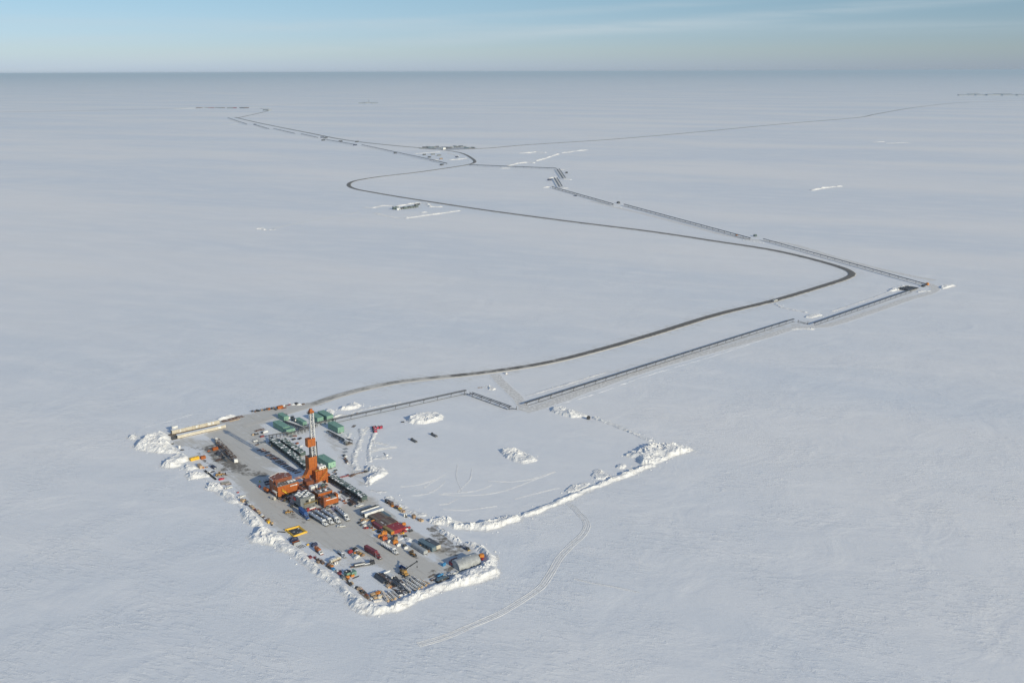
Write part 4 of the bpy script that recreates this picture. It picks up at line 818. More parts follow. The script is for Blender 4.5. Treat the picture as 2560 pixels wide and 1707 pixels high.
# tank trucks
for i, (px, py, ang, lb) in enumerate(((1400, 1222, -48, 'silver tank truck nearest the blue truck'), (1505, 1190, -50, 'silver tank truck second from the blue truck, with an open white arch at its front'),
                                       (1640, 1172, -50.5, 'silver tank truck with a white pickup parked across its nose'), (1812, 1122, -58, 'silver tank truck standing apart under the engine building corner'))):
    tk = tanker(lb, K(5, px, py), R(ang), L=16.4, hatch=3 if i < 3 else 5); tk.scale = (1.1, 1.15, 1.1)
    if i == 1:
        put('end_arch', MB().box(-5.0, 1.15, 1.3, .3, .2, 1.7).box(-5.0, -1.15, 1.3, .3, .2, 1.7).box(-5.0, 0, 3.0, .3, 2.5, .45), WHITE, tk)
bt = boxtruck('blue box semi truck parked against the grey building', K(5, 1035, 1105), R(-57), BLUE, BLUE, 11.4, 3.1)
put('side_lettering', MB().box(-11, 1.3, 3.0, 2.4, .04, .35), WHITE, bt)
pickup('white pickup parked across the nose of a silver tank truck', K(5, 1680, 1225), R(7))
pickup('white pickup parked at the end of the well shelter row beside laid-out pipes', K(5, 2030, 825), BB - R(3))
# ---------------------------------------------------------------- green production modules
def green_module(k, px, py, W, L, H, label, z0=.9, mat=GREEN, endmat=None, vents=True):
    c = K(k, px, py, z0); c.z = 0
    t = thing('production_module', label, 'module building', c, RZ, 'green production modules')
    bm = MB().box(W / 2, L / 2, z0, W, L, H)
    for i in range(int(L / 1.2)): bm.box(-.04, .6 + i * 1.2, z0 + .1, .1, .12, H - .2)
    put('wall', bm, mat, t); put('roof', MB().box(W / 2, L / 2, z0 + H, W + .35, L + .35, .22), mat, t)
    put('end_wall', MB().box(W / 2, -.05, z0 + .05, W - .1, .12, H - .1), endmat or mat, t)
    d = put('door', MB().box(W * .28, -.14, z0 + .1, 1.1, .08, 2.1), GREEN2, t); put('landing', MB().box(W * .28, -.8, z0 - .1, 1.6, 1.2, .1), STEEL, d)
    if vents: put('louvre', MB().box(W * .7, -.14, z0 + H * .55, 1.0, .08, .8), GREEN2, t); put('roof_vent', MB().bar((W * .5, L * .75, z0 + H), (W * .5, L * .75, z0 + H + 1.0), .3, 8), GREEN2, t)
    for sx in (.4, W - .4):
        for q in (.5, L / 2, L - .5): put('leg', MB().box(sx, q, 0, .35, .35, z0), STEEL, t)
    return t
green_module(2, 640, 595, 6.4, 21, 4.6, 'long green module standing behind the low dark-roofed green one')
green_module(2, 684, 618, 8.4, 9, 3.8, 'short green module with a darker roof in front of a longer one', mat=GREEN2, endmat=GREEN)
green_module(2, 650, 425, 4.6, 13, 3.8, 'small green module at the road edge beside the two pale-ended vessels', vents=False)
green_module(2, 928, 492, 3.8, 14.5, 3.0, 'narrow low green module just behind the rig mast lattice')
green_module(2, 1140, 452, 6.2, 15, 4.4, 'green module half hidden behind the crown of the mast')
green_module(2, 1280, 428, 6.6, 18, 4.6, 'green module at the very back beside the snow heap and pipeline start')
green_module(2, 1440, 602, 6.3, 18.4, 4.8, 'green module apart from the others, facing the curving snow ridge')
green_module(2, 1302, 1122, 6.6, 20, 4.6, 'green module close behind the orange rig tower', endmat=paint('pale_green', (.30, .50, .36), snow=0))
for i, (x, y, lb) in enumerate(((690, 400, 'dark vessel with a pale end between the small green modules, nearer the road'), (790, 430, 'dark vessel with a pale end beside the narrow low green module'))):
    v = htank(lb, K(2, x, y), RZ - R(90), DKGREY, 9.5, 1.25, 'vessels among the green modules', 'process_vessel', z=1.4)
    put('end_head', MB().bar((4.72, 0, 2.65), (4.95, 0, 2.65), 1.0, 12), WHITE, v); put('platform', MB().box(-2, 0, 3.95, 3, 2.2, .1).rail([(-3.5, -1, 4.0), (-.5, -1, 4.0), (-.5, 1, 4.0), (-3.5, 1, 4.0)], closed=True, r=.07), STEEL, v)
# ---------------------------------------------------------------- pipe racks between the modules
def pipe_rack(label, a, b, n, z=3.2, w_=2.4, npipe=5, name='pipe_rack', group='pipe racks among the green modules', r=.22, mat=STEEL):
    d = (b - a); L = d.length; t = thing(name, label, 'pipe rack', a, math.atan2(d.y, d.x), group)
    for i in range(n + 1):
        x = L * i / n
        put('support', MB().box(x, -w_ / 2, 0, .25, .25, z).box(x, w_ / 2, 0, .25, .25, z).box(x, 0, z - .15, .25, w_ + .4, .25).box(x, 0, z * .45, .2, w_, .2), STEEL, t)
    for j in range(npipe):
        y = (j - (npipe - 1) / 2) * w_ / npipe; zz = z + .15 + r
        put('pipe', MB().bar((-.6, y, zz), (L + .6, y, zz), r * (1 if j % 2 else .7), 8), PIPE if j % 2 else mat, t)
    put('cable_tray', MB().box(L / 2, w_ / 2 + .1, z * .5, L, .4, .15), GALV, t)
    return t
pipe_rack('pipe rack running past the ends of the two rearmost green modules', K(2, 1010, 530), K(2, 1365, 445), 6)
pipe_rack('pipe rack joining the front green module to the well shelter rows', K(2, 430, 690), K(2, 700, 645), 5)
pipe_rack('pipe rack crossing in front of the front green modules towards the mast', K(2, 700, 660), K(2, 1010, 580), 6)
pipe_rack('wide pipe rack beside the vessels and the narrow green module', K(2, 640, 470), K(2, 900, 560), 6, 2.4, 4.2, 7)
pipe_rack('low pipe rack just behind the lower mast', K(2, 880, 580), K(2, 1100, 520), 4, 2.2, 3.2, 6)
pipe_rack('short pipe rack along the side of the separate green module', K(2, 1290, 600), K(2, 1520, 720), 5, 1.8, 2.0, 4)
pipe_rack('low pipe rack along the near well shelter row', K(2, 460, 720), K(2, 940, 1080), 14, 3.4, 2.0, 5)
pipe_rack('low pipe rack along the well shelter row below the rig', K(5, 1450, 330), K(5, 2080, 745), 11, 3.4, 2.0, 5)
# ---------------------------------------------------------------- rows of well shelters
def shelter(label, loc, rz, group, v):
    t = thing('well_shelter', label, 'well shelter', loc, rz, group)
    for sx in (-1, 1):
        for sy in (-1, 1): put('leg', MB().box(sx * 1.7, sy * 2.3, 0, .25, .25, 2.0), STEEL, t)
    put('wall', MB().box(0, .2, 1.5, 3.6, 4.6, 2.4), DKGREEN, t)
    put('roof', MB().side([(-2.1, 3.9), (2.1, 3.9), (2.1, 4.15), (0, 4.6), (-2.1, 4.15)], -2.7, 2.7), DKGREEN, t)
    put('roof_hatch', MB().box(.5 * v, .6, 4.45, 1.3, 1.6, .4), GREY if v > 0 else DKGREEN, t)
    put('walkway', MB().box(0, -3.3, 1.6, 3.9, 1.3, .12).rail([(-1.9, -3.9, 1.7), (1.9, -3.9, 1.7)], r=.07, step=2), STEEL, t)
    put('wellhead', MB().bar((.8, -2.3, 0), (.8, -2.3, 2.8), .28, 8).bar((.2, -2.3, 1.9), (1.5, -2.3, 1.9), .2, 6), RUST, t)
    return t
def shelter_row(a, b, n, lab, group):
    d = (b - a); rz = math.atan2(d.y, d.x); protos = [None, None]
    for i in range(n):
        p = a.lerp(b, (i + .5) / n) + Vector((random.uniform(-.2, .2), random.uniform(-.3, .3), 0)); lb = lab % ORD[i]; v = i % 2
        if protos[v] is None: protos[v] = shelter(lb, p, rz, group, v * 2 - 1)
        else: dup(protos[v], p, rz, lb)
shelter_row(K(2, 470, 745), K(2, 990, 1140), 16, 'dark green well shelter, %s from the green modules in the row leading to the rig', 'well shelters between modules and rig')
shelter_row(K(5, 1480, 310), K(5, 2130, 735), 13, 'dark green well shelter, %s from the rig in the row ending at a white pickup', 'well shelters beyond the rig')
shelter_row(K(2, 620, 740), K(2, 930, 960), 8, 'dark green well shelter, %s from the modules in the short rear row of wells', 'well shelters in the rear row')
# snowy skids and leftovers round the wells
for i, (x, y, w_, m) in enumerate(((700, 720, 4, RUST), (790, 700, 3.5, STEEL), (840, 760, 3, BRICK), (880, 690, 4, STEEL), (900, 800, 3, WHITE), (760, 660, 3.4, GREY))):
    skid('%s small snow-dusted %s skid on the snow inside the well rows, counted from the road' % (ORD[i], ('rusty', 'black', 'orange', 'dark', 'white', 'grey')[i]), K(2, x, y), RZ + R(10 * i), m, w_, 2, 1.3, pipe=False)
# ---------------------------------------------------------------- beams, frames and baskets along the lane in the mast's shadow
LOADS = (RUST, BRICK, STEEL, WOOD)
seq = [(300, 850), (345, 870), (400, 890), (420, 930), (470, 945), (490, 975), (535, 985), (560, 1020), (600, 1035), (635, 1060), (670, 1085), (700, 1110), (735, 1130), (770, 1150), (805, 1165), (850, 1185)]
for i, (x, y) in enumerate(seq):
    frame_rack('snow-topped steel pipe basket, %s in the slanting line beside the mast shadow' % ORD[i], K(2, x, y), RZ + R(random.uniform(-6, 6)), RUST if i % 3 else BRICK, random.uniform(4.5, 6), 1.9, .8, 'pipe baskets beside the mast shadow', load=LOADS[i % 4])
beams('stack of rusty beams beside the frozen brown patch near the green modules', K(2, 285, 560), RZ + R(3), RUST, 9, 5, .4)
frame_rack('white snow-filled rack beside the pipe rack end near the green modules', K(2, 225, 725), RZ, STEEL, 4.5, 3, 2.0, None, 'open_frame', 'frame', SNOWY, 2)
skid('tan box skid at the road side by the well rows', K(2, 190, 635), RZ, TAN, 2.0, 1.6, 1.4, pipe=False); skid('dark snowy engine skid by the road side of the well rows', K(2, 240, 625), RZ, STEEL, 4, 2, 1.4); skid('dark red engine skid by the road side of the well rows', K(2, 325, 660), RZ, MAROON, 4, 2, 1.5)
skid('snow-buried white machine near the long green module', K(2, 370, 590), RZ, SNOWY, 5, 3, 1.6); skid('half-buried dark machine near the long green module', K(2, 330, 600), RZ + R(60), STEEL, 4, 2, 1.3)
matstack('flat grey mats with snow at the road side of the well rows', K(2, 320, 745), RZ - R(20), GREY, 7, 4.5, .5); skid('low rusty skid near the flat grey mats', K(2, 250, 778), RZ, RUST, 3.2, 1.5, .8, pipe=False)
drum('bright yellow drum at the corner of the well shelter row', K(2, 470, 795), YELLOW, .7, 1.1)
# ---------------------------------------------------------------- structures on the far side lane
t = thing('loading_shelter', 'dark timber loading shelter with leaning roof at the end of the separate green module', 'shelter', K(2, 1590, 770), RZ)
put('deck', MB().box(0, 0, 1.2, 6, 6, .25), MAT, t); put('leaning_roof', MB().add([(-1, -3, 5.4), (3.4, -3, 3.8), (3.4, 3, 3.8), (-1, 3, 5.4), (-1, -3, 5.1), (3.4, -3, 3.5), (3.4, 3, 3.5), (-1, 3, 5.1)], [(0, 1, 2, 3), (7, 6, 5, 4), (0, 4, 5, 1), (1, 5, 6, 2), (2, 6, 7, 3), (3, 7, 4, 0)]), TARP, t); put('tank', MB().box(-2, .5, 1.45, 2.2, 3, 2.2), GREY, t)
for sx in (-2.6, 2.6):
    for sy in (-2.6, 2.6): put('post', MB().box(sx, sy, 0, .25, .25, 3.6), STEEL, t)
pipe_rack('dark walkway bridge leading from the separate green module to the timber shelter', K(2, 1360, 660), K(2, 1560, 760), 4, 2.2, 1.6, 2, 'walkway_bridge', None)
htank('rusty trough tank beside the dark walkway bridge', K(2, 1400, 660), RZ - R(85), RUST, 5, .9)
matstack('square grey mat below the timber shelter, nearer to it', K(2, 1548, 835), RZ, MIDGREY, 4.2, 4.0, .3, 'square grey mats'); matstack('square grey mat below the timber shelter, farther from it', K(2, 1548, 880), RZ, MIDGREY, 4.2, 3.6, .3, 'square grey mats')
for i, (x, y, m) in enumerate(((1530, 940, STEEL), (1555, 955, WHITE), (1540, 985, RUST), (1560, 1010, STEEL), (1570, 1035, RUST))):
    skid('small %s skid, %s down the lane edge below the square grey mats' % (('black', 'white', 'rusty', 'dark', 'brown')[i], ORD[i]), K(2, x, y), RZ + R(15), m, 2.6, 1.6, 1.4, pipe=i % 2 == 0)
drum('white drum at the end of the lane-edge skids', K(2, 1583, 1055), WHITE, .7, 1.4)
matstack('brown timber mat flush with the snow beside the separate green module', K(11, 1085, 385), RZ + R(40), MAT, 6, 3, .25)
t = thing('flow_line', 'long brown flow line on low stands from the rig to the horseshoe snow pile', 'pipe', K(5, 1640, 275), 0)
a, b = K(5, 1640, 275), K(5, 2150, 160); d = b - a; t.rotation_euler = (0, 0, math.atan2(d.y, d.x)); L = d.length
put('pipe', MB().bar((0, 0, .8), (L, 0, .8), .45, 8), RUST, t); put('jacket', MB().bar((0, 0, .8), (L * .35, 0, .8), .55, 8), MAROON, t); put('dark_end', MB().box(L, 0, .2, 2.6, 1.8, 1.5).bar((L + 1, 0, .8), (L + 2.6, .3, .8), .3, 6), TARP, t)
for q in (.1, .35, .6, .85): put('stand', MB().box(L * q, 0, 0, .4, 1.4, .45), STEEL, t)
skid('rust-stained skid with snow beside the dark end of the flow line', K(5, 1880, 235), RZ + R(15), RUST, 4.5, 2, 1.2, pipe=False); skid('small dark valve skid half way along the flow line', K(5, 1800, 225), RZ, STEEL, 1.8, 1.5, 1.4, pipe=False)
# laid-out pipe beside the lower well row
for i, (x, y, n, L_, m) in enumerate(((1745, 600, 5, 11, PIPE), (1800, 610, 3, 10, RUST), (1735, 660, 4, 9, WHITE), (1870, 740, 5, 11, RUST), (1930, 720, 3, 12, PIPE), (1840, 790, 4, 7, STEEL), (1960, 745, 2, 13, STEEL))):
    bundle('%s pipe lot on snow by the lower well shelters, %s from the rig' % (('grey', 'rusty', 'white', 'brown', 'pale', 'black', 'long dark')[i], ORD[i]), K(5, x, y), AA - R(4 + i), m, L_, n, .28, 1, 'pipe lots by the lower well shelters')
crate('small orange box beside the laid-out pipes', K(5, 1720, 735), RZ, BRICK, 2, 1.5, 1.2); crate('flat orange pallet beside the laid-out pipes', K(5, 1750, 770), RZ, BRICK, 2.4, 1.4, .6)
for i, (x, y, m) in enumerate(((1560, 105, STEEL), (1530, 140, RUST), (1565, 175, STEEL), (1380, 350, WHITE), (1385, 385, RUST))):
    skid('%s skid under the %s edge of the orange rig base' % (('black', 'rusty', 'dark', 'white', 'brown')[i], 'outer' if i < 3 else 'near'), K(5, x, y + 25), RZ + R(20 * i), m, 3, 1.5, 1.0, pipe=False)
# ---------------------------------------------------------------- cream buildings at the far corner
MATB = structure('timber_platform', MB().prism([tuple(p[:2]) for p in KL(1, [(688, 632), (770, 708), (1500, 541), (1400, 465), (1340, 455), (760, 610)])], .02, .32), MAT)
def cream_building(label, k, bl, L, W, H, panels, blot):
    c = K(k, *bl); t = thing('long_cream_building', label, 'building', c, RZ)
    bm = MB().box(L / 2, W / 2, .45, L, W, H)
    put('wall', bm, CREAM, t); put('roof', MB().box(L / 2, W / 2, .45 + H, L + .3, W + .3, .2), paint('snowy_grey_roof', (.35, .35, .36), snow=.75), t); put('base_rail', MB().box(L / 2, W / 2, .3, L + .1, W + .1, .15), RUST, t)
    for i in range(panels): put('panel_joint', MB().box((i + 1) * L / (panels + 1), -.03, .5, .16, .08, H - .1), WOOD, t)
    for x, w_ in blot: put('white_panel', MB().box(x, -.05, 1.0, w_, .1, H - .8), WHITE, t)
    put('end_door', MB().box(L + .03, W / 2, .5, .06, 1.2, 2.1), MIDGREY, t); put('end_wall', MB().box(-.03, W / 2, .5, .08, W - .1, H - .1), STEEL, t)
    return t
cream_building('long cream building at the back of the timber platform, with white panels', 1, (768, 622), 44, 3.2, 3.1, 6, [(7.5, 1.2), (22.5, 1.4), (34.5, 3.0), (38, 1.4)])
cream_building('long plain cream building along the front edge of the timber platform', 1, (848, 688), 44.5, 3.2, 2.6, 0, [(38.5, 2.5)])
crate('white cabin perched at the end of the rear cream building', K(1, 805, 575), RZ, WHITE, 5, 3.2, 5.2, name='white_cabin', cat='cabin')
skid('dark machine on the timber platform corner', K(1, 790, 690), RZ, STEEL, 4, 3, 1.6); skid('small dark machine at the end of the front cream building', K(1, 1450, 540), RZ, STEEL, 3, 2, 1.0, pipe=False)
beams('stack of rusty beams beside the snow pile at the road corner', K(1, 1650, 395), RZ + R(6), RUST, 21, 6, .45); beams('thin tan timbers lying in front of the rusty beam stack', K(1, 1690, 415), RZ + R(4), TAN, 10, 3, .25)
# ---------------------------------------------------------------- row of oddments beside the gravel road
road_items = [(1945, 278, 'drum', STEEL), (1985, 280, 'drum', RUST), (2015, 275, 'reel', STEEL), (2045, 272, 'drum', TARP), (2085, 265, 'reel', WOOD), (2125, 258, 'drum', STEEL), (2165, 250, 'reel', RUST), (2195, 245, 'skid', ORANGE), (2230, 238, 'skid', STEEL), (2265, 232, 'skid', WOOD), (2290, 250, 'skid', STEEL)]
for i, (x, y, kd, m) in enumerate(road_items):
    nm = {STEEL: 'dark', RUST: 'rusty', TARP: 'black', WOOD: 'wooden', ORANGE: 'orange'}[m]; lb = '%s %s, %s in the roadside row leading to the orange skip' % (nm, {'drum': 'drum', 'reel': 'reel', 'skid': 'machine skid'}[kd], ORD[i])
    p = K(1, x, y + 12)
    if kd == 'drum': drum(lb, p, m, .95, 1.5)
    elif kd == 'reel': reel(lb, p, RZ + R(20 * i), m, 1.2, 1.4)
    else: skid(lb, p, RZ + R(8 * i), m, 3.2, 1.8, 1.7)
container('bright orange open skip at the roadside row', K(2, 590, 242), RZ, ORANGE_C, 5.6, 2.6, 2.8, 'skip_container', 'skip'); skid('flat orange frame beside the orange skip', K(2, 645, 238), RZ, BRICK, 5, 2.2, .8, pipe=False)
for i, (x, y, m) in enumerate(((650, 205, WHITE), (685, 200, RUST), (725, 190, MAROON), (930, 182, RUST))): skid('%s low skid in the snow past the orange skip' % ('white', 'rusty', 'dark red', 'farthest brown')[i], K(2, x, y), RZ, m, 3, 1.6, 1.0, pipe=False)
container('small black container in front of the arched roadside snow pile', K(2, 832, 188), RZ + R(90), TARP, 3, 2.4, 2.2, 'small_container'); drum('tan barrel in the snow beside the start of the pipeline', K(2, 1722, 322), TAN, .8, 1.3)
# ---------------------------------------------------------------- dismantled derrick lying on the pad
t = thing('dismantled_derrick', 'dismantled rusty derrick section with white ends lying on stained snow', 'derrick section', (0, 0, 0), 0)
a, b = K(10, 1890, 340), K(10, 2270, 745); d = b - a; L = d.length; t.location = a; t.rotation_euler = (0, 0, math.atan2(d.y, d.x)); bm = MB(); bm2 = MB()
for sy in (-1, 1):
    for z in (.9, 3.4): bm.bar((2, sy * 1.7, z), (L - 2, sy * 1.7, z), .22, 4)
for i in range(15):
    x = 2 + (L - 4) * i / 14; x2 = 2 + (L - 4) * min(14, i + 1) / 14
    for sy in (-1, 1): bm2.bar((x, sy * 1.7, .9), (x, sy * 1.7, 3.4), .15, 4).bar((x, sy * 1.7, .9 if i % 2 else 3.4), (x2, sy * 1.7, 3.4 if i % 2 else .9), .13, 4)
    bm2.bar((x, -1.7, 3.4), (x, 1.7, 3.4), .14, 4).bar((x, -1.7, 3.4), (x2, 1.7, 3.4), .12, 4)
put('chord', bm, RUST, t); put('lattice', bm2, RUST, t)
put('inner_machinery', MB().box(L * .3, 0, .6, 6, 2, 2).box(L * .55, .2, .6, 8, 1.6, 1.8).box(L * .78, 0, .8, 4, 2.2, 1.4), STEEL, t); put('orange_bracket', MB().box(L * .32, -2.1, 1.4, 3.5, .8, 1.4).box(L * .66, -2, 1.2, 2.5, .7, 1.2), BRICK, t)
put('white_end', MB().box(0, 0, .4, 2.6, 2.4, 3.2, 0, .7, .8).box(3, -1.2, .4, 1.8, .8, 2.6), WHITE, t); put('white_foot', MB().box(L, 0, .2, 2.4, 3.0, 2.6, 0, .7, .9), WHITE, t)
for q in (.08, .5, .92): put('stand', MB().box(L * q, 0, 0, .6, 4, .7), WOOD, t)
container('orange cabin with a snowy roof beside the dismantled derrick', K(10, 1865, 505), RZ + R(8), ORANGE, 4.6, 2.4, 2.4, 'small_cabin', 'cabin'); skid('small orange fuel skid beside the orange cabin', K(10, 1740, 535), RZ, ORANGE, 2.6, 1.2, 1.0, pipe=False)
crate('white light plant wedged at the foot of the largest snow pile', K(10, 1165, 475), RZ, WHITE, 1.8, 1.6, 2.6, name='light_plant', cat='light plant'); skid('dark trailer frame beside the white light plant', K(10, 1220, 512), RZ - R(30), STEEL, 3.2, 1.6, .8, pipe=False); skid('dark skid half buried behind the white light plant', K(10, 1025, 395), RZ, TARP, 2.4, 1.2, .9, pipe=False)
bundle('grey cables and pipe lengths heaped beside the dismantled derrick', K(10, 1940, 590), RZ + R(60), PIPE, 9, 7, .22, 2, cap=None, name='pipe_heap'); matstack('stained dark mats beside the dismantled derrick', K(10, 1980, 690), RZ, TARP, 6, 4, .4)
# ---------------------------------------------------------------- left edge, top to bottom
container('yellow container beside an orange box at the pad edge', K(10, 1462, 700), RZ + R(2), YELLOW, 7.4, 2.6, 2.5, endmat=YELLOW); container('short orange container beside the yellow one', K(10, 1628, 678), RZ + R(2), ORANGE_C, 3.8, 2.6, 2.5)
crate('tall tan plywood crate standing alone near the yellow container', K(10, 1570, 845), AA - R(4), TAN, 6.6, 2.4, 2.3); drum('small orange drum at the end of the tan crate', K(10, 1635, 862), AMBER, .8, 1.1); skid('small brown pump between the tan crate and the navy machine', K(10, 1700, 850), RZ, WOOD, 2, 1.2, .9, pipe=False)
skid('navy blue cementing machine beside the tan crate', K(10, 1835, 865), AA + R(6), NAVY, 6.0, 2.8, 2.4, 'cement_unit', 'pumping unit', top=MIDGREY)
t = thing('dark_trough', 'long dark trough lying on the snow bank edge by the tan loader', 'trough', (0, 0, 0)); a, b = K(10, 1655, 915), K(10, 1880, 1095); d = b - a; L = d.length; t.location = a; t.rotation_euler = (0, 0, math.atan2(d.y, d.x))
put('floor', MB().box(L / 2, 0, .2, L, 1.2, .1), TARP, t)
for s in (-1, 1): put('side_wall', MB().box(L / 2, s * .65, .15, L, .1, .9), TARP, t)
for q in (.1, .5, .9): put('bearer', MB().box(L * q, 0, 0, .3, 1.8, .15), WOOD, t)
loader('tan wheel loader facing away with bucket low, beside the red car', K(10, 1970, 1015), BB - R(12), LOADER, 1.1); bundle('short white pipes on the snow behind the tan loader', K(10, 1745, 940), RZ + R(20), WHITE, 5, 3, .2, 1); skid('dark frame between the white pipes and the tan loader', K(10, 1820, 940), RZ + R(15), STEEL, 3.4, 1.2, .8, pipe=False)
car('red car parked nose to the snow bank', K(10, 1990, 1088), BB + R(4), paint('bright_red', (.62, .02, .05), snow=.05, wear=.05))
frame_rack('low rack of grey scrap under snow beside the first white pickup', K(10, 2060, 1160), RZ - R(14), WOOD, 7, 4, 1.0, None, 'scrap_rack', 'rack', GREY, 6); frame_rack('low rack of brown scrap next to the grey scrap rack', K(10, 2120, 1180), RZ - R(14), RUST, 5, 3, .9, None, 'scrap_rack', 'rack', RUST, 5)
pickup('white pickup parked beside the racks of scrap at the snow bank', K(10, 2128, 1255), BB - R(8)); crate('tiny red box on the snow between two parked pickups', K(10, 2310, 1345), RZ, RED, 1.8, .9, .7)
pickup('white pickup with timber in its bed at the head of the crate line', K(3, 815, 645), BB - R(2), bed=TAN)
# wooden crate line
CL = [(835, 735, TAN, 3.6, 2.2, 2.0, 'large tan crate'), (880, 725, WOOD, 2.4, 2, 1.4, 'brown timber crate'), (925, 760, GREY, 2.8, 1.8, 1.5, 'grey box'), (905, 800, NAVY, 2.6, 1.6, 1.0, 'navy tarp-covered box'), (960, 800, WHITE, 3.0, 1.6, .9, 'white flat box'), (985, 830, WOOD, 2.2, 1.6, 1.0, 'rough brown crate'),
      (1015, 850, TAN, 2.4, 1.8, 1.6, 'tan crate with snow'), (1045, 885, TAN, 2.4, 1.8, 1.6, 'light tan crate'), (1080, 910, MAROON, 1.8, 1.4, 1.3, 'dark red box'), (1105, 930, WOOD, 2.0, 1.6, 1.0, 'low brown crate'), (1140, 945, TAN, 2.6, 2.0, 1.9, 'tall tan crate'), (1165, 970, TAN, 2.4, 1.9, 1.4, 'square tan crate'),
      (1200, 995, WOOD, 2.2, 1.6, 1.1, 'weathered crate'), (1215, 1030, CREAM, 2.6, 1.9, 1.5, 'cream crate'), (1255, 1060, RUST, 2.4, 1.6, 1.1, 'rusty box'), (1290, 1085, WHITE, 3.2, 1.7, .9, 'white snowy box'), (1310, 1110, BRICK, 3.0, 1.5, .9, 'red-brown box'), (1345, 1090, WOOD, 2.2, 1.5, 1.0, 'brown offcut crate')]
for i, (x, y, m, L_, W_, H_, nm) in enumerate(CL): crate('%s, %s in the line of crates along the snow bank' % (nm, ORD[i]), K(3, x, y), AA + R(random.uniform(-14, 14)), m, L_ * .95, W_ * .95, H_, 'crates lined up along the snow bank')
crate('bright yellow box at the end of the crate line', K(3, 1345, 1150), AA, YELLOW, 2.4, 2.0, 1.6); drum('pale tan tank last in the crate line', K(3, 1412, 1170), TAN, .95, 1.6); drum('small dark barrel beyond the pale tank of the crate line', K(3, 1410, 1200), STEEL, .6, .9)
# yellow lined pit
P = KL(5, [(560, 1300), (850, 1222), (1010, 1342), (735, 1440)]); t = thing('containment_pit', 'square yellow-walled containment pit with black liner', 'containment pit', P[0], 0)
q = [p - P[0] for p in P]; cen = (q[0] + q[1] + q[2] + q[3]) / 4; bm = MB()
for i in range(4):
    a, b = q[i], q[(i + 1) % 4]; n_ = (cen - (a + b) / 2); n_.normalize(); w_ = 1.1
    put('berm_wall', MB().add([a, b, b + n_ * w_ * 1.6, a + n_ * w_ * 1.6, a + n_ * .45 + Vector((0, 0, 1.3)), b + n_ * .45 + Vector((0, 0, 1.3)), b + n_ * .8 + Vector((0, 0, 1.3)), a + n_ * .8 + Vector((0, 0, 1.3))], [(0, 1, 5, 4), (4, 5, 6, 7), (7, 6, 2, 3), (0, 4, 7, 3), (1, 2, 6, 5)]), YELLOW, t)
put('liner', MB().add([cen + (p - cen) * .94 + Vector((0, 0, .32)) for p in q], [(0, 1, 2, 3)]), TARP, t)
put('liner_fold', MB().dome(cen.x - .5, cen.y, .3, 5.2, 3.2, .5, 14, 3), TARP, t); put('snow_patch', MB().dome(cen.x + 4.2, cen.y - 2.5, .3, 2.2, 1.0, .3, 9, 2), SNOWY, t)
beams('black steel poles poking out of the snow pile by the yellow pit', K(5, 500, 1330), RZ - R(50), TARP, 6, 3, .2)
skid('navy blue pump unit against the corner of the yellow pit', K(5, 745, 1500), RZ - R(4), NAVY, 6.0, 3.0, 2.4, 'pump_unit', 'pump', top=BLUE); drum('navy round tank on top side of the pump unit by the yellow pit', K(5, 690, 1515), NAVY, 1.1, 1.8)
t = thing('roll_off_bin', 'open brown roll-off bin with grey side beside the navy pump unit', 'bin', K(6, 640, 470), BB + R(3))
put('floor', MB().box(0, 0, .2, 5.4, 2.3, .15), STEEL, t)
for s in (-1, 1): put('side_wall', MB().box(0, s * 1.12, .2, 5.4, .12, 1.8), MIDGREY if s < 0 else BRICK, t)
put('end_gate', MB().box(2.7, 0, .2, .12, 2.3, 1.8), WHITE, t); put('front_wall', MB().box(-2.7, 0, .2, .12, 2.3, 1.8), BRICK, t)
for i in range(4): beams('%s black pole of those laid on the snow bank below the roll-off bin' % ORD[i], K(6, 680 + i * 35, 535 - i * 10), AA + R(8), TARP, 5.0, 1, .2, 'black poles laid on the snow bank')
# orange vacuum truck
t = thing('vacuum_truck', 'orange round-tank vacuum truck with white cab by the long snow bank', 'truck', K(6, 1135, 685), AA - R(1))
put('tank', MB().bar((-8.6, 0, 2.2), (-3.2, 0, 2.2), 1.35, 14), ORANGE, t); put('tank_end', MB().bar((-3.2, 0, 2.2), (-2.95, 0, 2.2), 1.2, 14), ORANGE_C, t); put('cab', MB().side([(-2.6, .7), (0, .7), (0, 1.6), (-.7, 1.8), (-1.0, 2.6), (-2.6, 2.6)], -1.1, 1.1), WHITE, t); put('windshield', MB().box(-.75, 0, 1.85, .3, 1.9, .65, 0, .4, .9), GLASS, t); put('chassis', MB().box(-4.4, 0, .6, 8.8, 1.0, .3), STEEL, t); put('bumper', MB().box(.1, 0, .4, .2, 2.2, .4), MAROON, t); wheels_(t, (-1.2, -6.2, -7.5), 1.0, .5, .4)
skid('navy blue hose unit behind the orange vacuum truck', K(6, 985, 500), RZ, NAVY, 4.6, 2.2, 2.2, 'hose_unit', 'pump'); skid('small yellow pump behind the orange vacuum truck', K(6, 860, 490), RZ, YELLOW, 2.0, 1.2, 1.1, pipe=False)
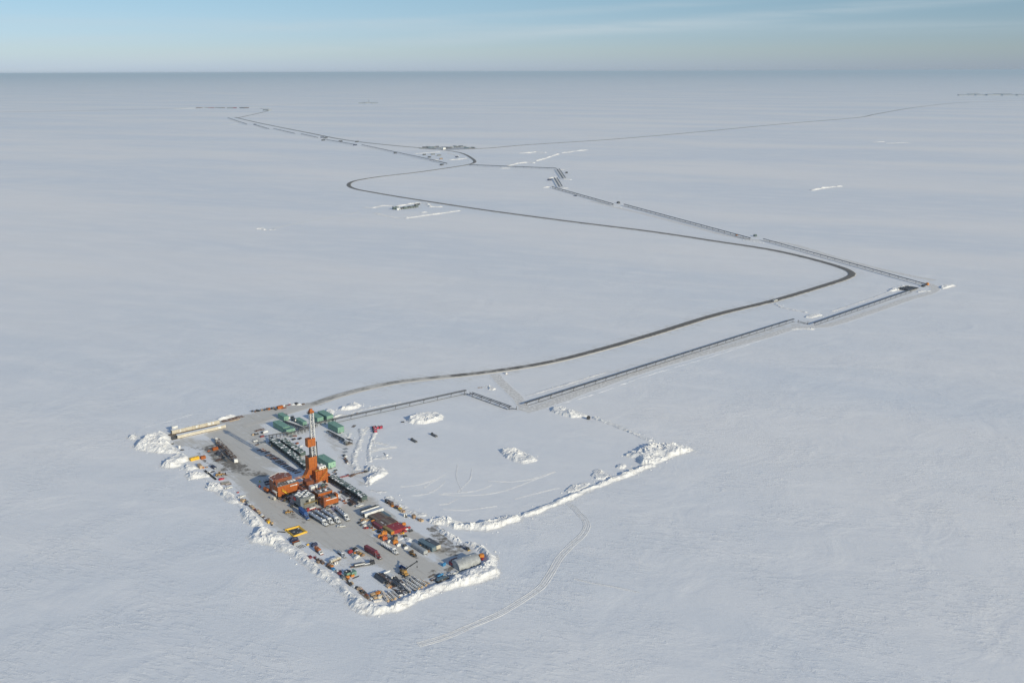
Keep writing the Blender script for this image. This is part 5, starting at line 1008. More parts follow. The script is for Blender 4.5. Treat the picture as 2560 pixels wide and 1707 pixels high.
# ---------------------------------------------------------------- lower yard
tanker('silver vacuum tank truck beside the cream trailer in the lower yard', K(6, 1590, 745), AA - R(2), CHROME, CHROME, None, 4, 7.0).scale = (.8, .8, .8)
t = thing('cream_pump_trailer', 'cream trailer of stacked pump cabinets next to the silver vacuum tank truck', 'trailer', K(6, 1395, 815), BB + R(8))
put('deck', MB().box(0, 0, .9, 8.4, 2.4, .25), STEEL, t)
for i in range(5): put('cabinet', MB().box(-3.3 + i * 1.65, 0, 1.15, 1.45, 2.2, 1.6 + .25 * (i % 2)), CREAM, t)
put('manifold', MB().bar((-4, -1.35, 1.4), (4, -1.35, 1.4), .16, 6), WOOD, t); wheels_(t, (-3, -1.7, 2.8), .95, .5, .35)
for i in range(2): crate('white cube tank, %s beside the cream pump trailer' % ('nearer one' if i else 'farther one'), K(6, 1430 - i * 35, 850 + i * 15), RZ, WHITE, 1.1, 1.1, 1.5, 'white cube tanks', 'cube_tank', 'tank')
skid('brown rusty winch at the snow bank end of the cream trailer', K(6, 1270, 890), RZ, RUST, 3, 2, 1.8); crate('orange timber box at the foot of the cream trailer', K(6, 1325, 915), RZ, AMBER, 2.6, 1.6, 1.0)
# small machines parked together on a cleared square
SM = [(1690, 640, RED, 3.4, 2, 2.2, 'red and white'), (1780, 590, STEEL, 3.6, 2.2, 2.0, 'black'), (1810, 620, WHITE, 2.6, 1.8, 1.5, 'white'), (1845, 650, WOOD, 2.8, 1.8, 1.7, 'brown'), (1735, 690, GREY, 3.0, 1.6, 1.3, 'grey'), (1820, 740, WHITE, 4.6, 2.0, 1.6, 'long white'), (1890, 680, LOADER, 2.6, 1.8, 1.7, 'yellow'), (1935, 700, WOOD, 2.8, 1.8, 1.5, 'dark brown'), (1960, 680, MIDGREY, 2.4, 1.5, 1.2, 'pale grey'), (1780, 650, AMBER, 2.2, 1.4, 1.0, 'orange')]
for i, (x, y, m, L_, W_, H_, nm) in enumerate(SM):
    skid('%s small machine in the square of parked equipment beside the maroon truck' % nm, K(6, x, y), BB + R(6 + 9 * (i % 3)), m, L_, W_, H_, 'small_machine', 'machine', 'small machines parked in a square')
boxtruck('maroon container truck standing in the middle of the lower yard', K(7, 880, 1245), R(-47), MAROON, MAROON, 12.2, 3.0)
boxtruck('flatbed truck piled with white sacks next to the maroon container truck', K(7, 1205, 1150), R(-49.3), WHITE, None, 13.5, 2.6, None, SNOWY)
# lowboy of dark beams
t = thing('lowboy_trailer', 'dark lowboy trailer with snowy beams and an upright winch post', 'trailer', (0, 0, 0)); a, b = K(6, 1760, 925), K(6, 2170, 850); d = b - a; L = d.length; t.location = a; t.rotation_euler = (0, 0, math.atan2(d.y, d.x))
put('deck', MB().box(L / 2, 0, .7, L, 3.0, .3), STEEL, t); put('side_beam', MB().box(L * .3, 1.2, 1.0, L * .55, .5, .9), TARP, t); put('snowy_beam', MB().box(L * .3, .4, 1.0, L * .5, .6, .6).box(L * .7, -.6, 1.0, L * .4, .5, .5), SNOWY, t); put('winch', MB().box(L * .88, 0, 1.0, 3, 2.2, 1.6), STEEL, t); put('post', MB().bar((L * .82, .8, 1), (L * .84, .8, 4.0), .14, 6).bar((L * .84, .8, 3.8), (L * .9, .8, 2.4), .1, 6), STEEL, t); put('gooseneck', MB().box(-1.0, 0, .5, 2.4, 1.2, .5), RUST, t); wheels_(t, (L * .75, L * .83, L * .91), 1.3, .5, .35)
# green sheds
for i, (x, y, nm, rf) in enumerate(((1645, 1100, 'small green shed with a dark flat snow-specked roof beside its twin', TARP), (1740, 1090, 'small green shed with a green roof and an orange crate at its door', GREEN2))):
    t = thing('site_shed', nm, 'shed', K(6, x, y - 20), BB + R(5)); put('wall', MB().box(0, 0, .2, 3.6, 3.6, 2.6), GREEN, t); put('roof', MB().box(0, 0, 2.8, 3.8, 3.9, .16), rf, t); put('door', MB().box(.4, -1.83, .25, 1.0, .06, 2.0), GREEN2, t); put('vent', MB().box(-.8, .4, 2.96, .6, .6, .4), SNOWY, t)
crate('orange timber crate at the door of the green-roofed shed', K(6, 1735, 1105), BB, AMBER, 2.4, 1.2, 1.5); crate('orange timber crate in front of the dark-roofed shed', K(6, 1640, 1130), BB, AMBER, 2.4, 1.4, 1.4); beams('black curved skid beams lying beside the green sheds', K(6, 1800, 1120), BB + R(2), TARP, 4.6, 2, .25)
# debris row along the long snow bank
DR = [(905, 740, MAROON, 'dark red'), (1000, 740, RED, 'red'), (1040, 770, RUST, 'rusty'), (1085, 800, RUST, 'brown rusty'), (1130, 815, STEEL, 'dark'), (1060, 835, WOOD, 'timber'), (1150, 850, RUST, 'brown'), (1245, 910, RUST, 'rust-red'), (1290, 945, TARP, 'black'), (1355, 975, SKYBLUE, 'bright blue'), (1410, 1005, CREAM, 'cream'), (1440, 1020, WHITE, 'white'), (1475, 1060, MAROON, 'maroon'), (1490, 1010, BRICK, 'brick'),
      (1530, 1110, STEEL, 'steel grey'), (1560, 1150, GREY, 'grey'), (1625, 1170, TAN, 'tan'), (1665, 1180, AMBER, 'orange'), (1690, 1215, WHITE, 'snowy white'), (1640, 1220, WOOD, 'brown timber'), (1720, 1245, TAN, 'sandy'), (1690, 1270, STEEL, 'black steel'), (1755, 1310, SNOWY, 'snow-covered'), (1830, 1335, STEEL, 'dark grey'), (1865, 1370, TAN, 'tan ply'), (1880, 1345, AMBER, 'amber'), (1920, 1410, STEEL, 'charcoal')]
for i, (x, y, m, nm) in enumerate(DR):
    lb = '%s oddment box, %s along the foot of the long snow bank' % (nm, ORD[i])
    if i % 3 == 1: frame_rack(lb, K(6, x, y), AA + R(random.uniform(-20, 20)), m, 3.0, 1.8, 1.1, 'oddments along the long snow bank', 'scrap_basket', 'basket', m, 3)
    elif i % 3 == 2: skid(lb, K(6, x, y), AA + R(random.uniform(-20, 20)), m, 2.8, 1.7, 1.4, 'oddment_skid', 'equipment skid', 'oddments along the long snow bank', pipe=False)
    else: crate(lb, K(6, x, y), AA + R(random.uniform(-20, 20)), m, 2.5, 1.8, 1.4, 'oddments along the long snow bank', 'oddment_box', 'box')
for i, (x, y, L_, n) in enumerate(((1960, 1450, 9, 4), (2050, 1530, 7, 3))): beams('%s stack of brown beams at the lower end of the oddment line' % ('longer' if not i else 'shorter'), K(6, x, y), AA + R(3), WOOD, L_, n, .4)
# ---------------------------------------------------------------- block of containers and mats
P0 = K(7, 1112, 760); P0 = P0 - VA * 5.4
def cell(row, col): return P0 - VA * (11.1 * row) + VB * (2.5 * col)
cols = 'ochre container at the end of the red container row', 'red container touching the ochre one', 'second red container from the ochre one', 'third red container from the ochre one', 'red container at the outer end of its row'
for i in range(5): container(cols[i], cell(0, i), AA + R(2), OLIVE if i == 0 else RED, 10.6, 2.44, 2.7, group=None if i == 0 else 'red containers in a row', endmat=AMBER if i == 0 else RED)
for r in (1, 2):
    for c in range(-1, 5) if r == 1 else range(0, 5):
        m = (CONT, MAT, CONT, RUST, MAT, CONT)[(c + r * 2) % 6]
        if (r, c) == (1, -1): m = MAROON
        if (r, c) == (2, 4): m = SKYBLUE
        nm = {CONT: 'brown', MAT: 'dull brown', RUST: 'rust-brown', MAROON: 'maroon', SKYBLUE: 'blue-ended'}[m]
        container('%s container, %s across, in the %s row behind the red containers' % (nm, ORD[c + (2 if r == 1 else 1) - 1], 'nearer' if r == 1 else 'farther'), cell(r, c) + VB * (0 if r == 1 else 1.6), AA, m if m is not SKYBLUE else BLUEGREY, 10.6, 2.44, 3.0 if (c + r) % 2 else 2.85, group='brown containers and bins behind the red row')
t = thing('van_trailer', 'white van trailer parked across the end of the brown containers', 'trailer', K(7, 735, 375), BB + R(2)); put('body', MB().box(0, 0, 1.15, 16.0, 2.5, 2.8), WHITE, t); put('roof', MB().box(0, 0, 3.95, 16.1, 2.6, .08), CHROME, t); put('rear_door', MB().box(-8.03, .0, 1.2, .06, 2.2, 2.6), STEEL, t); trailer_gear(t, -8, 8)
t = thing('van_trailer', 'dark-roofed van trailer parked behind the white van trailer', 'trailer', K(7, 660, 320), BB + R(2)); put('body', MB().box(0, 0, 1.15, 15.0, 2.5, 2.7), WHITE, t); put('roof', MB().box(0, 0, 3.85, 15.1, 2.6, .08), TARP, t); put('rear_door', MB().box(-7.53, .0, 1.2, .06, 2.2, 2.5), MIDGREY, t); trailer_gear(t, -7.5, 7.5)
# jumble in front of the container block
J = [(455, 520, TARP, 3, 'black'), (520, 470, WOOD, 3, 'brown'), (540, 510, WHITE, 4.5, 'long white'), (600, 480, TAN, 4.5, 'tan'), (510, 570, STEEL, 3, 'dark'), (560, 580, WHITE, 2.4, 'white'), (565, 625, MAROON, 2.2, 'dark red'), (610, 625, RED, 2.0, 'red'), (680, 600, GREY, 2.6, 'grey'), (700, 625, BRICK, 1.8, 'brick'), (760, 580, WHITE, 2.4, 'snowy'), (790, 600, STEEL, 2.2, 'steel'), (820, 570, WOOD, 2.4, 'timber'), (650, 560, MIDGREY, 2.2, 'pale grey')]
for i, (x, y, m, L_, nm) in enumerate(J):
    lb = '%s item in the jumble before the brown containers, %s from the van trailers' % (nm, ORD[i])
    (crate if i % 2 else skid)(lb, K(7, x, y + 8), BB + R(random.uniform(-30, 30)), m, L_, 1.5, random.uniform(.8, 1.5), group='jumbled items before the containers')
htank('bright amber fuel tank among the jumble before the containers', K(7, 725, 525), BB, AMBER, 3.0, 1.0); matstack('flat yellow ramp at the edge of the jumble', K(7, 745, 660), BB + R(14), YELLOW, 3.6, 1.3, .3, None, 'ramp_plate', 'ramp')
# heaters and small plant in front of the ochre container
def heater(label, loc, rz, mat, s=1.0, group='portable heaters'):
    t = thing('portable_heater', label, 'heater', loc, rz, group); t.scale = (s, s, s)
    put('housing', MB().box(0, 0, .7, 3.0, 2.0, 1.7, 0, .94, .9), mat, t); put('fan_opening', MB().box(1.52, 0, 1.0, .1, 1.3, 1.0), TARP, t); put('top_duct', MB().bar((-.4, 0, 2.4), (-.4, 0, 2.9), .45, 10), mat, t); put('tow_bar', MB().bar((1.4, 0, .6), (2.5, 0, .5), .08, 4), STEEL, t); put('base_tank', MB().box(0, 0, .35, 2.8, 1.9, .35), RED, t); wheels_(t, (0,), 1.05, .38, .25); return t
for x, y, m, s, lb in ((865, 815, AMBER, 1.0, 'orange heater nearest the open yard'), (945, 765, AMBER, 1.25, 'largest orange heater, beside the ochre container'), (955, 860, paint('heater_red_orange', (.55, .13, .03), snow=.1), 1.15, 'red-orange heater in the middle of the heaters'), (1165, 935, AMBER, 1.15, 'orange heater standing apart towards the grey trailer'), (1330, 575, AMBER, .9, 'orange heater hidden behind the red containers')):
    heater(lb, K(7, x, y), BB - R(12), m, s)
for x, y, m, lb in ((895, 680, NAVY, 'navy generator beside the end of the ochre container'), (845, 705, TARP, 'black generator close to the orange heaters'), (1045, 815, GREY, 'grey generator behind the heaters'), (1045, 905, WHITE, 'white and black light tower base beside the red-orange heater'), (1100, 865, STEEL, 'dark generator between the heaters'), (1165, 800, TARP, 'black compressor under the corner of the ochre container'), (1165, 840, WOOD, 'brown pump below the black compressor'), (1228, 975, WHITE, 'small white tank beyond the heaters'), (1370, 1030, WHITE, 'white generator beside the grey arched trailer'), (1345, 990, STEEL, 'dark generator beside the grey arched trailer'), (1355, 810, TARP, 'black sledge on loose snow behind the grey trailer')):
    skid(lb, K(7, x, y), BB + R(-10), m, 3.0, 1.8, 1.8, 'generator_skid', 'generator', top=TARP)
for x, y, m, lb in ((1275, 745, AMBER, 'amber cone-topped drum at the foot of the red containers'), (1320, 735, YELLOW, 'yellow drum at the foot of the red containers'), (1225, 665, WHITE, 'white tank standing at the red container doors')): drum(lb, K(7, x, y), m, .7, 1.2)
for x, y, m, lb in ((1375, 665, WHITE, 'white and red pump at the end of the red containers'), (1420, 630, RED, 'red compressor at the end of the red containers'), (1465, 690, TARP, 'black trailer frame at the end of the red containers'), (1350, 700, RED, 'red fire pump against the red container doors')): skid(lb, K(7, x, y), BB, m, 3.0, 1.7, 1.4, 'fire_skid', 'pump')
loader('brown tracked forklift with long forks beside the grey arched trailer', K(7, 1505, 1160), AA - R(2), paint('machine_brown', (.26, .15, .05), snow=.12), 1.05, True, 'yard_forklift')
# sheds and trailers
t = thing('arched_trailer', 'long pale grey trailer with rounded roof in the lower yard', 'trailer', (0, 0, 0)); a, b = K(7, 1505, 975), K(7, 1760, 1140); d = b - a; L = d.length; t.location = (a + b) / 2; t.rotation_euler = (0, 0, math.atan2(d.y, d.x))
prof = [(-1.7, .5), (1.7, .5)] + [(1.7 * math.cos(math.pi * i / 10), 1.9 + 1.2 * math.sin(math.pi * i / 10)) for i in range(11)]
put('body', MB().front(prof, -L / 2, L / 2), MIDGREY, t); put('end_wall', MB().box(L / 2 + .03, 0, .55, .08, 2.8, 1.8), GALV, t); put('drawbar', MB().bar((L / 2, 0, .6), (L / 2 + 2.4, 0, .5), .14, 4), WOOD, t); put('skirt', MB().box(0, 0, .15, L, 3.3, .35), STEEL, t); wheels_(t, (-1, .3), 1.5, .45, .3)
for (x0, y0, x1, y1, w_, h_, m, em, lb, win) in ((1655, 920, 1925, 1075, 3.6, 3.3, BLUEGREY, BLUEGREY, 'long blue-grey cabin with windows, touching a dark cream-ended cabin', True), (1790, 890, 2010, 1030, 3.6, 3.1, DKGREY, CREAM, 'long dark cabin with a cream end wall beside the bare gravel', False)):
    a, b = K(7, x0, y0 + 22), K(7, x1, y1 + 10); d = b - a; L = d.length; t = thing('site_cabin', lb, 'cabin', (a + b) / 2, math.atan2(d.y, d.x), 'long site cabins')
    put('wall', MB().box(0, 0, .4, L, w_, h_ - .4), m, t); put('roof', MB().box(0, 0, h_, L + .3, w_ + .3, .18), m, t); put('end_wall', MB().box(L / 2 + .04, 0, .45, .1, w_ - .1, h_ - .5), em, t); put('door', MB().box(L * .3, -w_ / 2 - .03, .45, 1.0, .08, 2.1), MIDGREY, t)
    if win:
        for i in range(3): put('window', MB().box(-L * .35 + i * L * .22, -w_ / 2 - .03, 1.5, 1.2, .08, .9), GLASS, t)
        put('porch', MB().box(L * .3, -w_ / 2 - .9, .3, 2.2, 1.6, .15).rail([(L * .3 - 1, -w_ / 2 - 1.6, .45), (L * .3 + 1, -w_ / 2 - 1.6, .45)], r=.06), WOOD, t); put('end_window', MB().box(L / 2 + .1, 0, 1.0, .06, 2.2, 1.5), GREY, t)
skid('brown steps and heater box between the arched trailer and the blue-grey cabin', K(7, 1805, 1095), AA, WOOD, 2.0, 1.6, 1.6, pipe=False); skid('tan plant on the snow between the arched trailer and the blue-grey cabin', K(7, 1650, 985), AA, WOOD, 1.8, 1.2, 1.4, pipe=False)
# arched shed
t = thing('arched_shed', 'big corrugated steel arched shed at the corner of the yard', 'arched shed', (0, 0, 0)); a, b = K(8, 1490, 1165) - VA * 5.5, K(8, 1910, 1012) - VA * 5.5; d = b - a; L = d.length; t.location = a; t.rotation_euler = (0, 0, math.atan2(d.y, d.x)); n = 20; NS = int(L / .5); vs_ = []; fs = []
for i in range(NS + 1):
    rr = 5.4 + (.14 if i % 2 else -.14)
    for j in range(n + 1): q = math.pi * j / n; vs_.append((L * i / NS, rr * math.cos(q), rr * .98 * math.sin(q) + .35))
for i in range(NS):
    for j in range(n): p = i * (n + 1) + j; fs.append((p, p + n + 1, p + n + 2, p + 1))
put('shell', MB().add(vs_, fs), GALV, t)
arc = [(5.2 * math.cos(math.pi * j / n), 5.1 * math.sin(math.pi * j / n) + .35) for j in range(n + 1)]
ew = put('end_wall', MB().front(arc, .15, .3), MIDGREY, t); put('door', MB().box(.1, .2, .35, .1, 3.2, 3.4), GALV, ew); put('far_end_wall', MB().front(arc, L - .3, L - .15), MIDGREY, t); put('sill', MB().box(L / 2, 5.5, 0, L, .5, .4).box(L / 2, -5.5, 0, L, .5, .4), STEEL, t); put('ridge_vent', MB().box(L * .35, 0, 5.5, 1.2, .8, .4).box(L * .7, 0, 5.5, 1.2, .8, .4), GALV, t)
htank('red tank standing against the door end of the arched shed', K(8, 1320, 1040), AA, RED, 4.0, 1.1); htank('long maroon pipe tank lying in the shade behind the arched shed', K(8, 1370, 935), BB, MAROON, 5, .5, z=.2); heater('orange heater at the far end of the arched shed', K(8, 1905, 900), BB, AMBER, 1.2, None); drum('red drum beside the heater behind the arched shed', K(8, 1925, 935), RED, .9, 1.4)
t = thing('waste_skip', 'blue waste skip with sloped front near the arched shed door', 'skip', K(8, 1165, 1045), BB + R(10)); put('body', MB().front([(-1.1, .15), (1.1, .15), (1.1, 1.3), (.2, 2.0), (-1.1, 2.0)], -1.3, 1.3), SKYBLUE, t); put('lid', MB().add([(-1.3, .2, 2.03), (1.3, .2, 2.03), (1.3, 1.12, 1.33), (-1.3, 1.12, 1.33)], [(0, 1, 2, 3)]), BLUE, t)
for s in (-1, 1): put('fork_pocket', MB().box(s * .7, 0, 0, .35, 2.2, .16), STEEL, t)
t = thing('frame_trailer', 'blue open-frame trailer on the snow behind the arched shed', 'trailer', K(8, 1590, 715), AA); bm = MB()
for s in (-1, 1): put('side_rail', MB().box(0, s * 1.1, .7, 8, .25, .3).bar((-3.8, s * 1.1, .9), (-3.8, s * 1.1, 2.0), .12, 4).bar((-3.8, s * 1.1, 2.0), (3.4, s * 1.1, 1.2), .12, 4), NAVY, t)
put('crossbar', MB().box(-3.6, 0, .75, .3, 2.2, .2).box(0, 0, .75, .3, 2.2, .2).box(3.6, 0, .75, .3, 2.2, .2), NAVY, t); put('engine_box', MB().box(2.8, 0, 1.0, 1.8, 1.8, 1.0), TARP, t); put('yellow_step', MB().box(4.3, 0, .4, .5, 2.0, .3), YELLOW, t); wheels_(t, (-.5, .8), 1.2, .45, .3)
# crane
CR = K(8, 395, 1230); t = thing('mobile_crane', 'black and yellow mobile crane with raised boom in the pipe yard', 'crane', CR, AA - R(6))
put('carrier', MB().box(0, 0, .8, 7.6, 2.6, .9), STEEL, t); put('front_deck', MB().box(3.2, 0, 1.7, 1.6, 2.4, .7).box(-3.3, 0, 1.7, 1.2, 2.4, .8), LOADER, t); up = put('turntable_house', MB().box(-.6, .3, 1.7, 4.2, 2.4, 1.7), LOADER, t); put('engine_cover', MB().box(-1.8, .2, 3.4, 1.6, 1.8, .4), TARP, up)
put('operator_cab', MB().box(.9, -1.3, 1.75, 1.7, 1.1, 1.6), LOADER, t); put('cab_window', MB().box(1.1, -1.4, 2.3, 1.5, 1.05, .9), GLASS, t); put('counterweight', MB().box(-3.0, .3, 1.9, .9, 2.5, 1.2), AMBER, t)
bd = Vector((.25, .80, .48)).normalized(); p0 = Vector((-.4, .5, 3.4)); p1 = p0 + bd * 9.5
put('boom', MB().bar(p0, p0 + bd * 6, .5, 4).bar(p0 + bd * 5.5, p1, .38, 4), TARP, t); put('boom_cylinder', MB().bar((.4, .6, 2.4), p0 + bd * 4 - Vector((0, 0, .3)), .16, 6), CHROME, t); put('boom_head', MB().bar(p1 + Vector((-.5, 0, 0)), p1 + Vector((.5, 0, 0)), .5, 10), STEEL, t); put('hoist_rope', MB().bar(p1, p1 - Vector((0, 0, 3.4)), .05, 4), STEEL, t); put('hook_block', MB().box(p1.x, p1.y, p1.z - 4.2, .6, .6, .9, 0, .7, .7), STEEL, t)
for sx in (-3, 3):
    for sy in (-1, 1): put('outrigger', MB().box(sx, sy * 1.9, .6, .4, 1.6, .3).box(sx, sy * 2.6, 0, .3, .3, .7).box(sx, sy * 2.6, 0, .8, .8, .1), STEEL, t)
wheels_(t, (-2.2, 2.2), 1.25, .75, .6)
t = thing('jib_section', 'dark blue jib trailer parked behind the mobile crane', 'trailer', K(8, 370, 1125), AA + R(4)); put('bed', MB().box(0, 0, .7, 6.4, 2.2, .3), NAVY, t); put('side_panel', MB().box(0, 1.05, 1.0, 6.4, .12, 1.1).box(-3.1, 0, 1.0, .12, 2.0, 1.1), BLUE, t); wheels_(t, (-1.5, 1.5), 1.0, .45, .3); put('drawbar', MB().bar((3.2, 0, .7), (4.6, 0, .5), .1, 4), STEEL, t)
skid('grey counterweight sledge beside the crane', K(8, 470, 1310), AA, MIDGREY, 4.2, 2.2, 1.1, pipe=False)
# machines in the shade of the broad snow bank
t = thing('barge_tank', 'long black half-round tank in the shade of the broad snow bank', 'tank', K(8, 1130, 1340), BB + R(6)); put('hull', MB().front([(-1.6, 1.3), (-1.3, .5), (-.6, .15), (.6, .15), (1.3, .5), (1.6, 1.3), (1.2, 1.7), (-1.2, 1.7)], -4.2, 4.2), TARP, t); put('lid', MB().box(0, 0, 1.7, 8.0, 2.2, .12), BLUEGREY, t); put('cradle', MB().box(-2.5, 0, 0, .4, 2.6, .3).box(2.5, 0, 0, .4, 2.6, .3), WOOD, t)
htank('bright blue pipe tank by the broad snow bank, beside the black half-round tank', K(8, 1105, 1260), BB + R(8), SKYBLUE, 5.2, .6, z=.5); skid('dark brown flat trailer at the end of the black half-round tank', K(8, 965, 1325), BB, RUST, 4.4, 2.2, .8, pipe=False); skid('navy engine beside the bright blue pipe tank', K(8, 1180, 1290), BB, NAVY, 2.6, 1.7, 1.5)
pickup('white pickup nosed in beside the arched shed wall', K(8, 1335, 1225), BB + R(4)); skid('grey machine beyond the pickup at the arched shed corner', K(8, 1435, 1180), BB, MIDGREY, 2.2, 1.4, 1.1, pipe=False); skid('black trailer at the arched shed side of the bright blue tank', K(8, 1245, 1300), BB, TARP, 2.6, 1.8, 1.2, pipe=False)
matstack('dark timber mats on the gravel near the blue tank', K(8, 930, 1245), BB + R(12), MAT, 6, 1.8, .4)
# ---------------------------------------------------------------- pipe yard
PY = [(870, 545, 11, 4, .42, PIPE), (915, 530, 14, 4, .45, STEEL), (960, 540, 15, 3, .5, RUST), (1010, 545, 15, 4, .45, PIPE), (1060, 580, 15, 4, .42, STEEL), (1110, 600, 14, 3, .5, PIPE), (1060, 470, 8, 5, .4, SNOWY), (1130, 500, 6, 4, .35, STEEL)]
for i, (x, y, L_, n, r, m) in enumerate(PY): bundle('%s pipe bundle with snow, %s from the open snow' % ({PIPE: 'grey', STEEL: 'black', RUST: 'brown', SNOWY: 'white'}[m], ORD[i]), K(9, x, y), AA, m, L_, n, r, 2, 'pipe bundles in the pipe yard')
t = thing('snowy_gantry', 'white snow-capped frame at the head of the pipe bundles', 'frame', K(9, 1000, 435), BB + R(4)); put('beam', MB().box(0, 0, 1.6, 5.0, .8, .7), SNOWY, t)
for s in (-1, 1): put('post', MB().box(s * 2.2, 0, 0, .5, .7, 1.6), STEEL, t)
crate('tan box heaped with snow between the pipe bundles and the spool rows', K(9, 1030, 680), AA, TAN, 3.2, 2.6, 1.2); crate('orange box beside the tan snowy one in the pipe yard', K(9, 1075, 690), AA, AMBER, 2.2, 1.6, 1.0)
def spool(label, loc, rz, mat, r, group):
    """short threaded casing joints tied side by side: a barrel with pale collars"""
    t = thing('casing_spool', label, 'casing spool', loc, rz, group)
    put('barrel', MB().bar((-1.3, 0, r), (1.3, 0, r), r, 12), mat, t)
    for s in (-1, 1): put('collar', MB().bar((s * .55 - .22, 0, r), (s * .55 + .22, 0, r), r * 1.1, 12), SNOWY, t)
    put('end_plate', MB().bar((1.3, 0, r), (1.42, 0, r), r * .95, 12), TAN, t); return t
protos = {}; RN = 'nearest the crane', 'second from the crane', 'third from the crane', 'fourth from the crane', 'fifth from the crane', 'sixth from the crane', 'beside the tan boxes', 'second from the tan boxes', 'third from the tan boxes', 'fourth from the tan boxes'
rows = [((1545, 510), (1800, 610), 9, .6, WOOD), ((1590, 560), (1745, 650), 6, .85, PIPE), ((1490, 570), (1660, 690), 7, .85, PIPE), ((1385, 580), (1600, 720), 8, .8, STEEL), ((1390, 640), (1530, 745), 6, .7, STEEL), ((1290, 640), (1430, 775), 7, .6, STEEL),
        ((900, 800), (1005, 960), 6, .85, WOOD), ((980, 850), (1080, 940), 5, .8, TAN), ((1040, 810), (1145, 915), 6, .85, RUST), ((1120, 800), (1230, 880), 6, .65, STEEL)]
for ri, (p, q, n, r, m) in enumerate(rows):
    for i in range(n):
        f = i / (n - 1); lb = '%s casing spool of the row %s, from its far end' % (ORD[i], RN[ri]); loc = K(9, p[0] + (q[0] - p[0]) * f, p[1] + (q[1] - p[1]) * f); mm = (m, STEEL, m)[i % 3]
        key = (mm.name, r)
        if key not in protos: protos[key] = spool(lb, loc, AA + R(random.uniform(-8, 8)), mm, r, 'casing spools in rows')
        else: dup(protos[key], loc, AA + R(random.uniform(-8, 8)), lb)
for i, (x, y, L_, n) in enumerate(((1190, 640, 9, 5), (1240, 690, 10, 5), (1180, 740, 8, 6), (1290, 750, 9, 5), (1230, 800, 7, 5), (1330, 800, 6, 5), (1390, 785, 6, 4), (1220, 570, 6, 5), (1290, 600, 6, 4))):
    bundle('small dark pipe bundle, %s of the loose ones between the spool rows' % ORD[i], K(9, x, y), AA + R(-12 + 5 * (i % 4)), (STEEL, PIPE, RUST)[i % 3], L_, n, .25, 2, 'loose pipe bundles', cap=SNOWY)
for i, (x, y, m, lb) in enumerate(((725, 850, TAN, 'tan timber box, first of the pair at the corner of the pipe yard'), (815, 820, AMBER, 'orange timber box, second of the pair at the corner of the pipe yard'), (780, 905, TAN, 'tan snowy box below the pair of timber boxes'), (850, 890, CREAM, 'cream snowy box below the pair of timber boxes'))): crate(lb, K(9, x, y), BB + R(4), m, 3.4, 2.0, 1.6)
for i in range(6): crate('white snow-covered cube, %s in the short row at the corner snow bank' % ORD[i], K(9, 745 + i * 28, 975 - i * 4), BB, SNOWY, .95, 1.2, 1.2, 'white cubes at the corner snow bank', 'cube_tank', 'tank')
for i, (x, y, m) in enumerate(((640, 905, WOOD), (690, 930, WHITE), (600, 850, BRICK), (560, 800, STEEL), (530, 770, WOOD), (445, 735, TAN), (480, 760, STEEL), (350, 690, SNOWY))): skid('%s leftover, %s from the corner along the inner foot of the snow bank' % ({WOOD: 'brown', WHITE: 'white', BRICK: 'reddish', STEEL: 'dark', TAN: 'tan', SNOWY: 'snowy'}[m], ORD[i]), K(9, x, y), AA, m, 3.0, 1.7, 1.2, pipe=False)
# ---------------------------------------------------------------- crates on the far side of the yard
FS = [(1000, 125, STEEL, 3.4, 2.6, 'dark slatted crate'), (1040, 145, RUST, 3.4, 2.4, 'brown slatted crate'), (1085, 165, RUST, 3.0, 2.6, 'snow-topped brown crate'), (1105, 200, AMBER, 2.2, 1.0, 'flat orange crate'), (1170, 230, STEEL, 3.0, 1.0, 'low dark crate'), (1195, 212, BRICK, 2.0, 1.2, 'reddish crate'), (1255, 265, YELLOW, 2.6, 1.6, 'yellow crate'), (1285, 295, TAN, 2.6, 1.5, 'tan crate'), (1320, 305, WOOD, 2.4, 1.4, 'brown crate'), (1525, 425, WOOD, 2.6, 2.6, 'tall lone timber crate'), (1640, 470, WOOD, 3.0, 1.6, 'low timber crate'), (1680, 485, TAN, 2.2, 1.4, 'pale crate')]
for i, (x, y, m, L_, H_, nm) in enumerate(FS): crate('%s, %s along the snow ridge on the far side of the yard' % (nm, ORD[i]), K(7, x, y + 6), AA + R(random.uniform(-8, 8)), m, L_, 2.2, H_)
t = thing('light_tower', 'small white light tower cabin beside the far-side crates', 'light tower', K(7, 1350, 400), RZ); put('cabin', MB().box(0, 0, .5, 2.2, 1.8, 2.0), WHITE, t); put('dark_door', MB().box(.1, -.93, .9, .9, .06, 1.4), TARP, t); put('tow_frame', MB().box(.2, -1.7, .35, 1.4, 1.6, .5), STEEL, t); wheels_(t, (0,), 1.0, .4, .25)
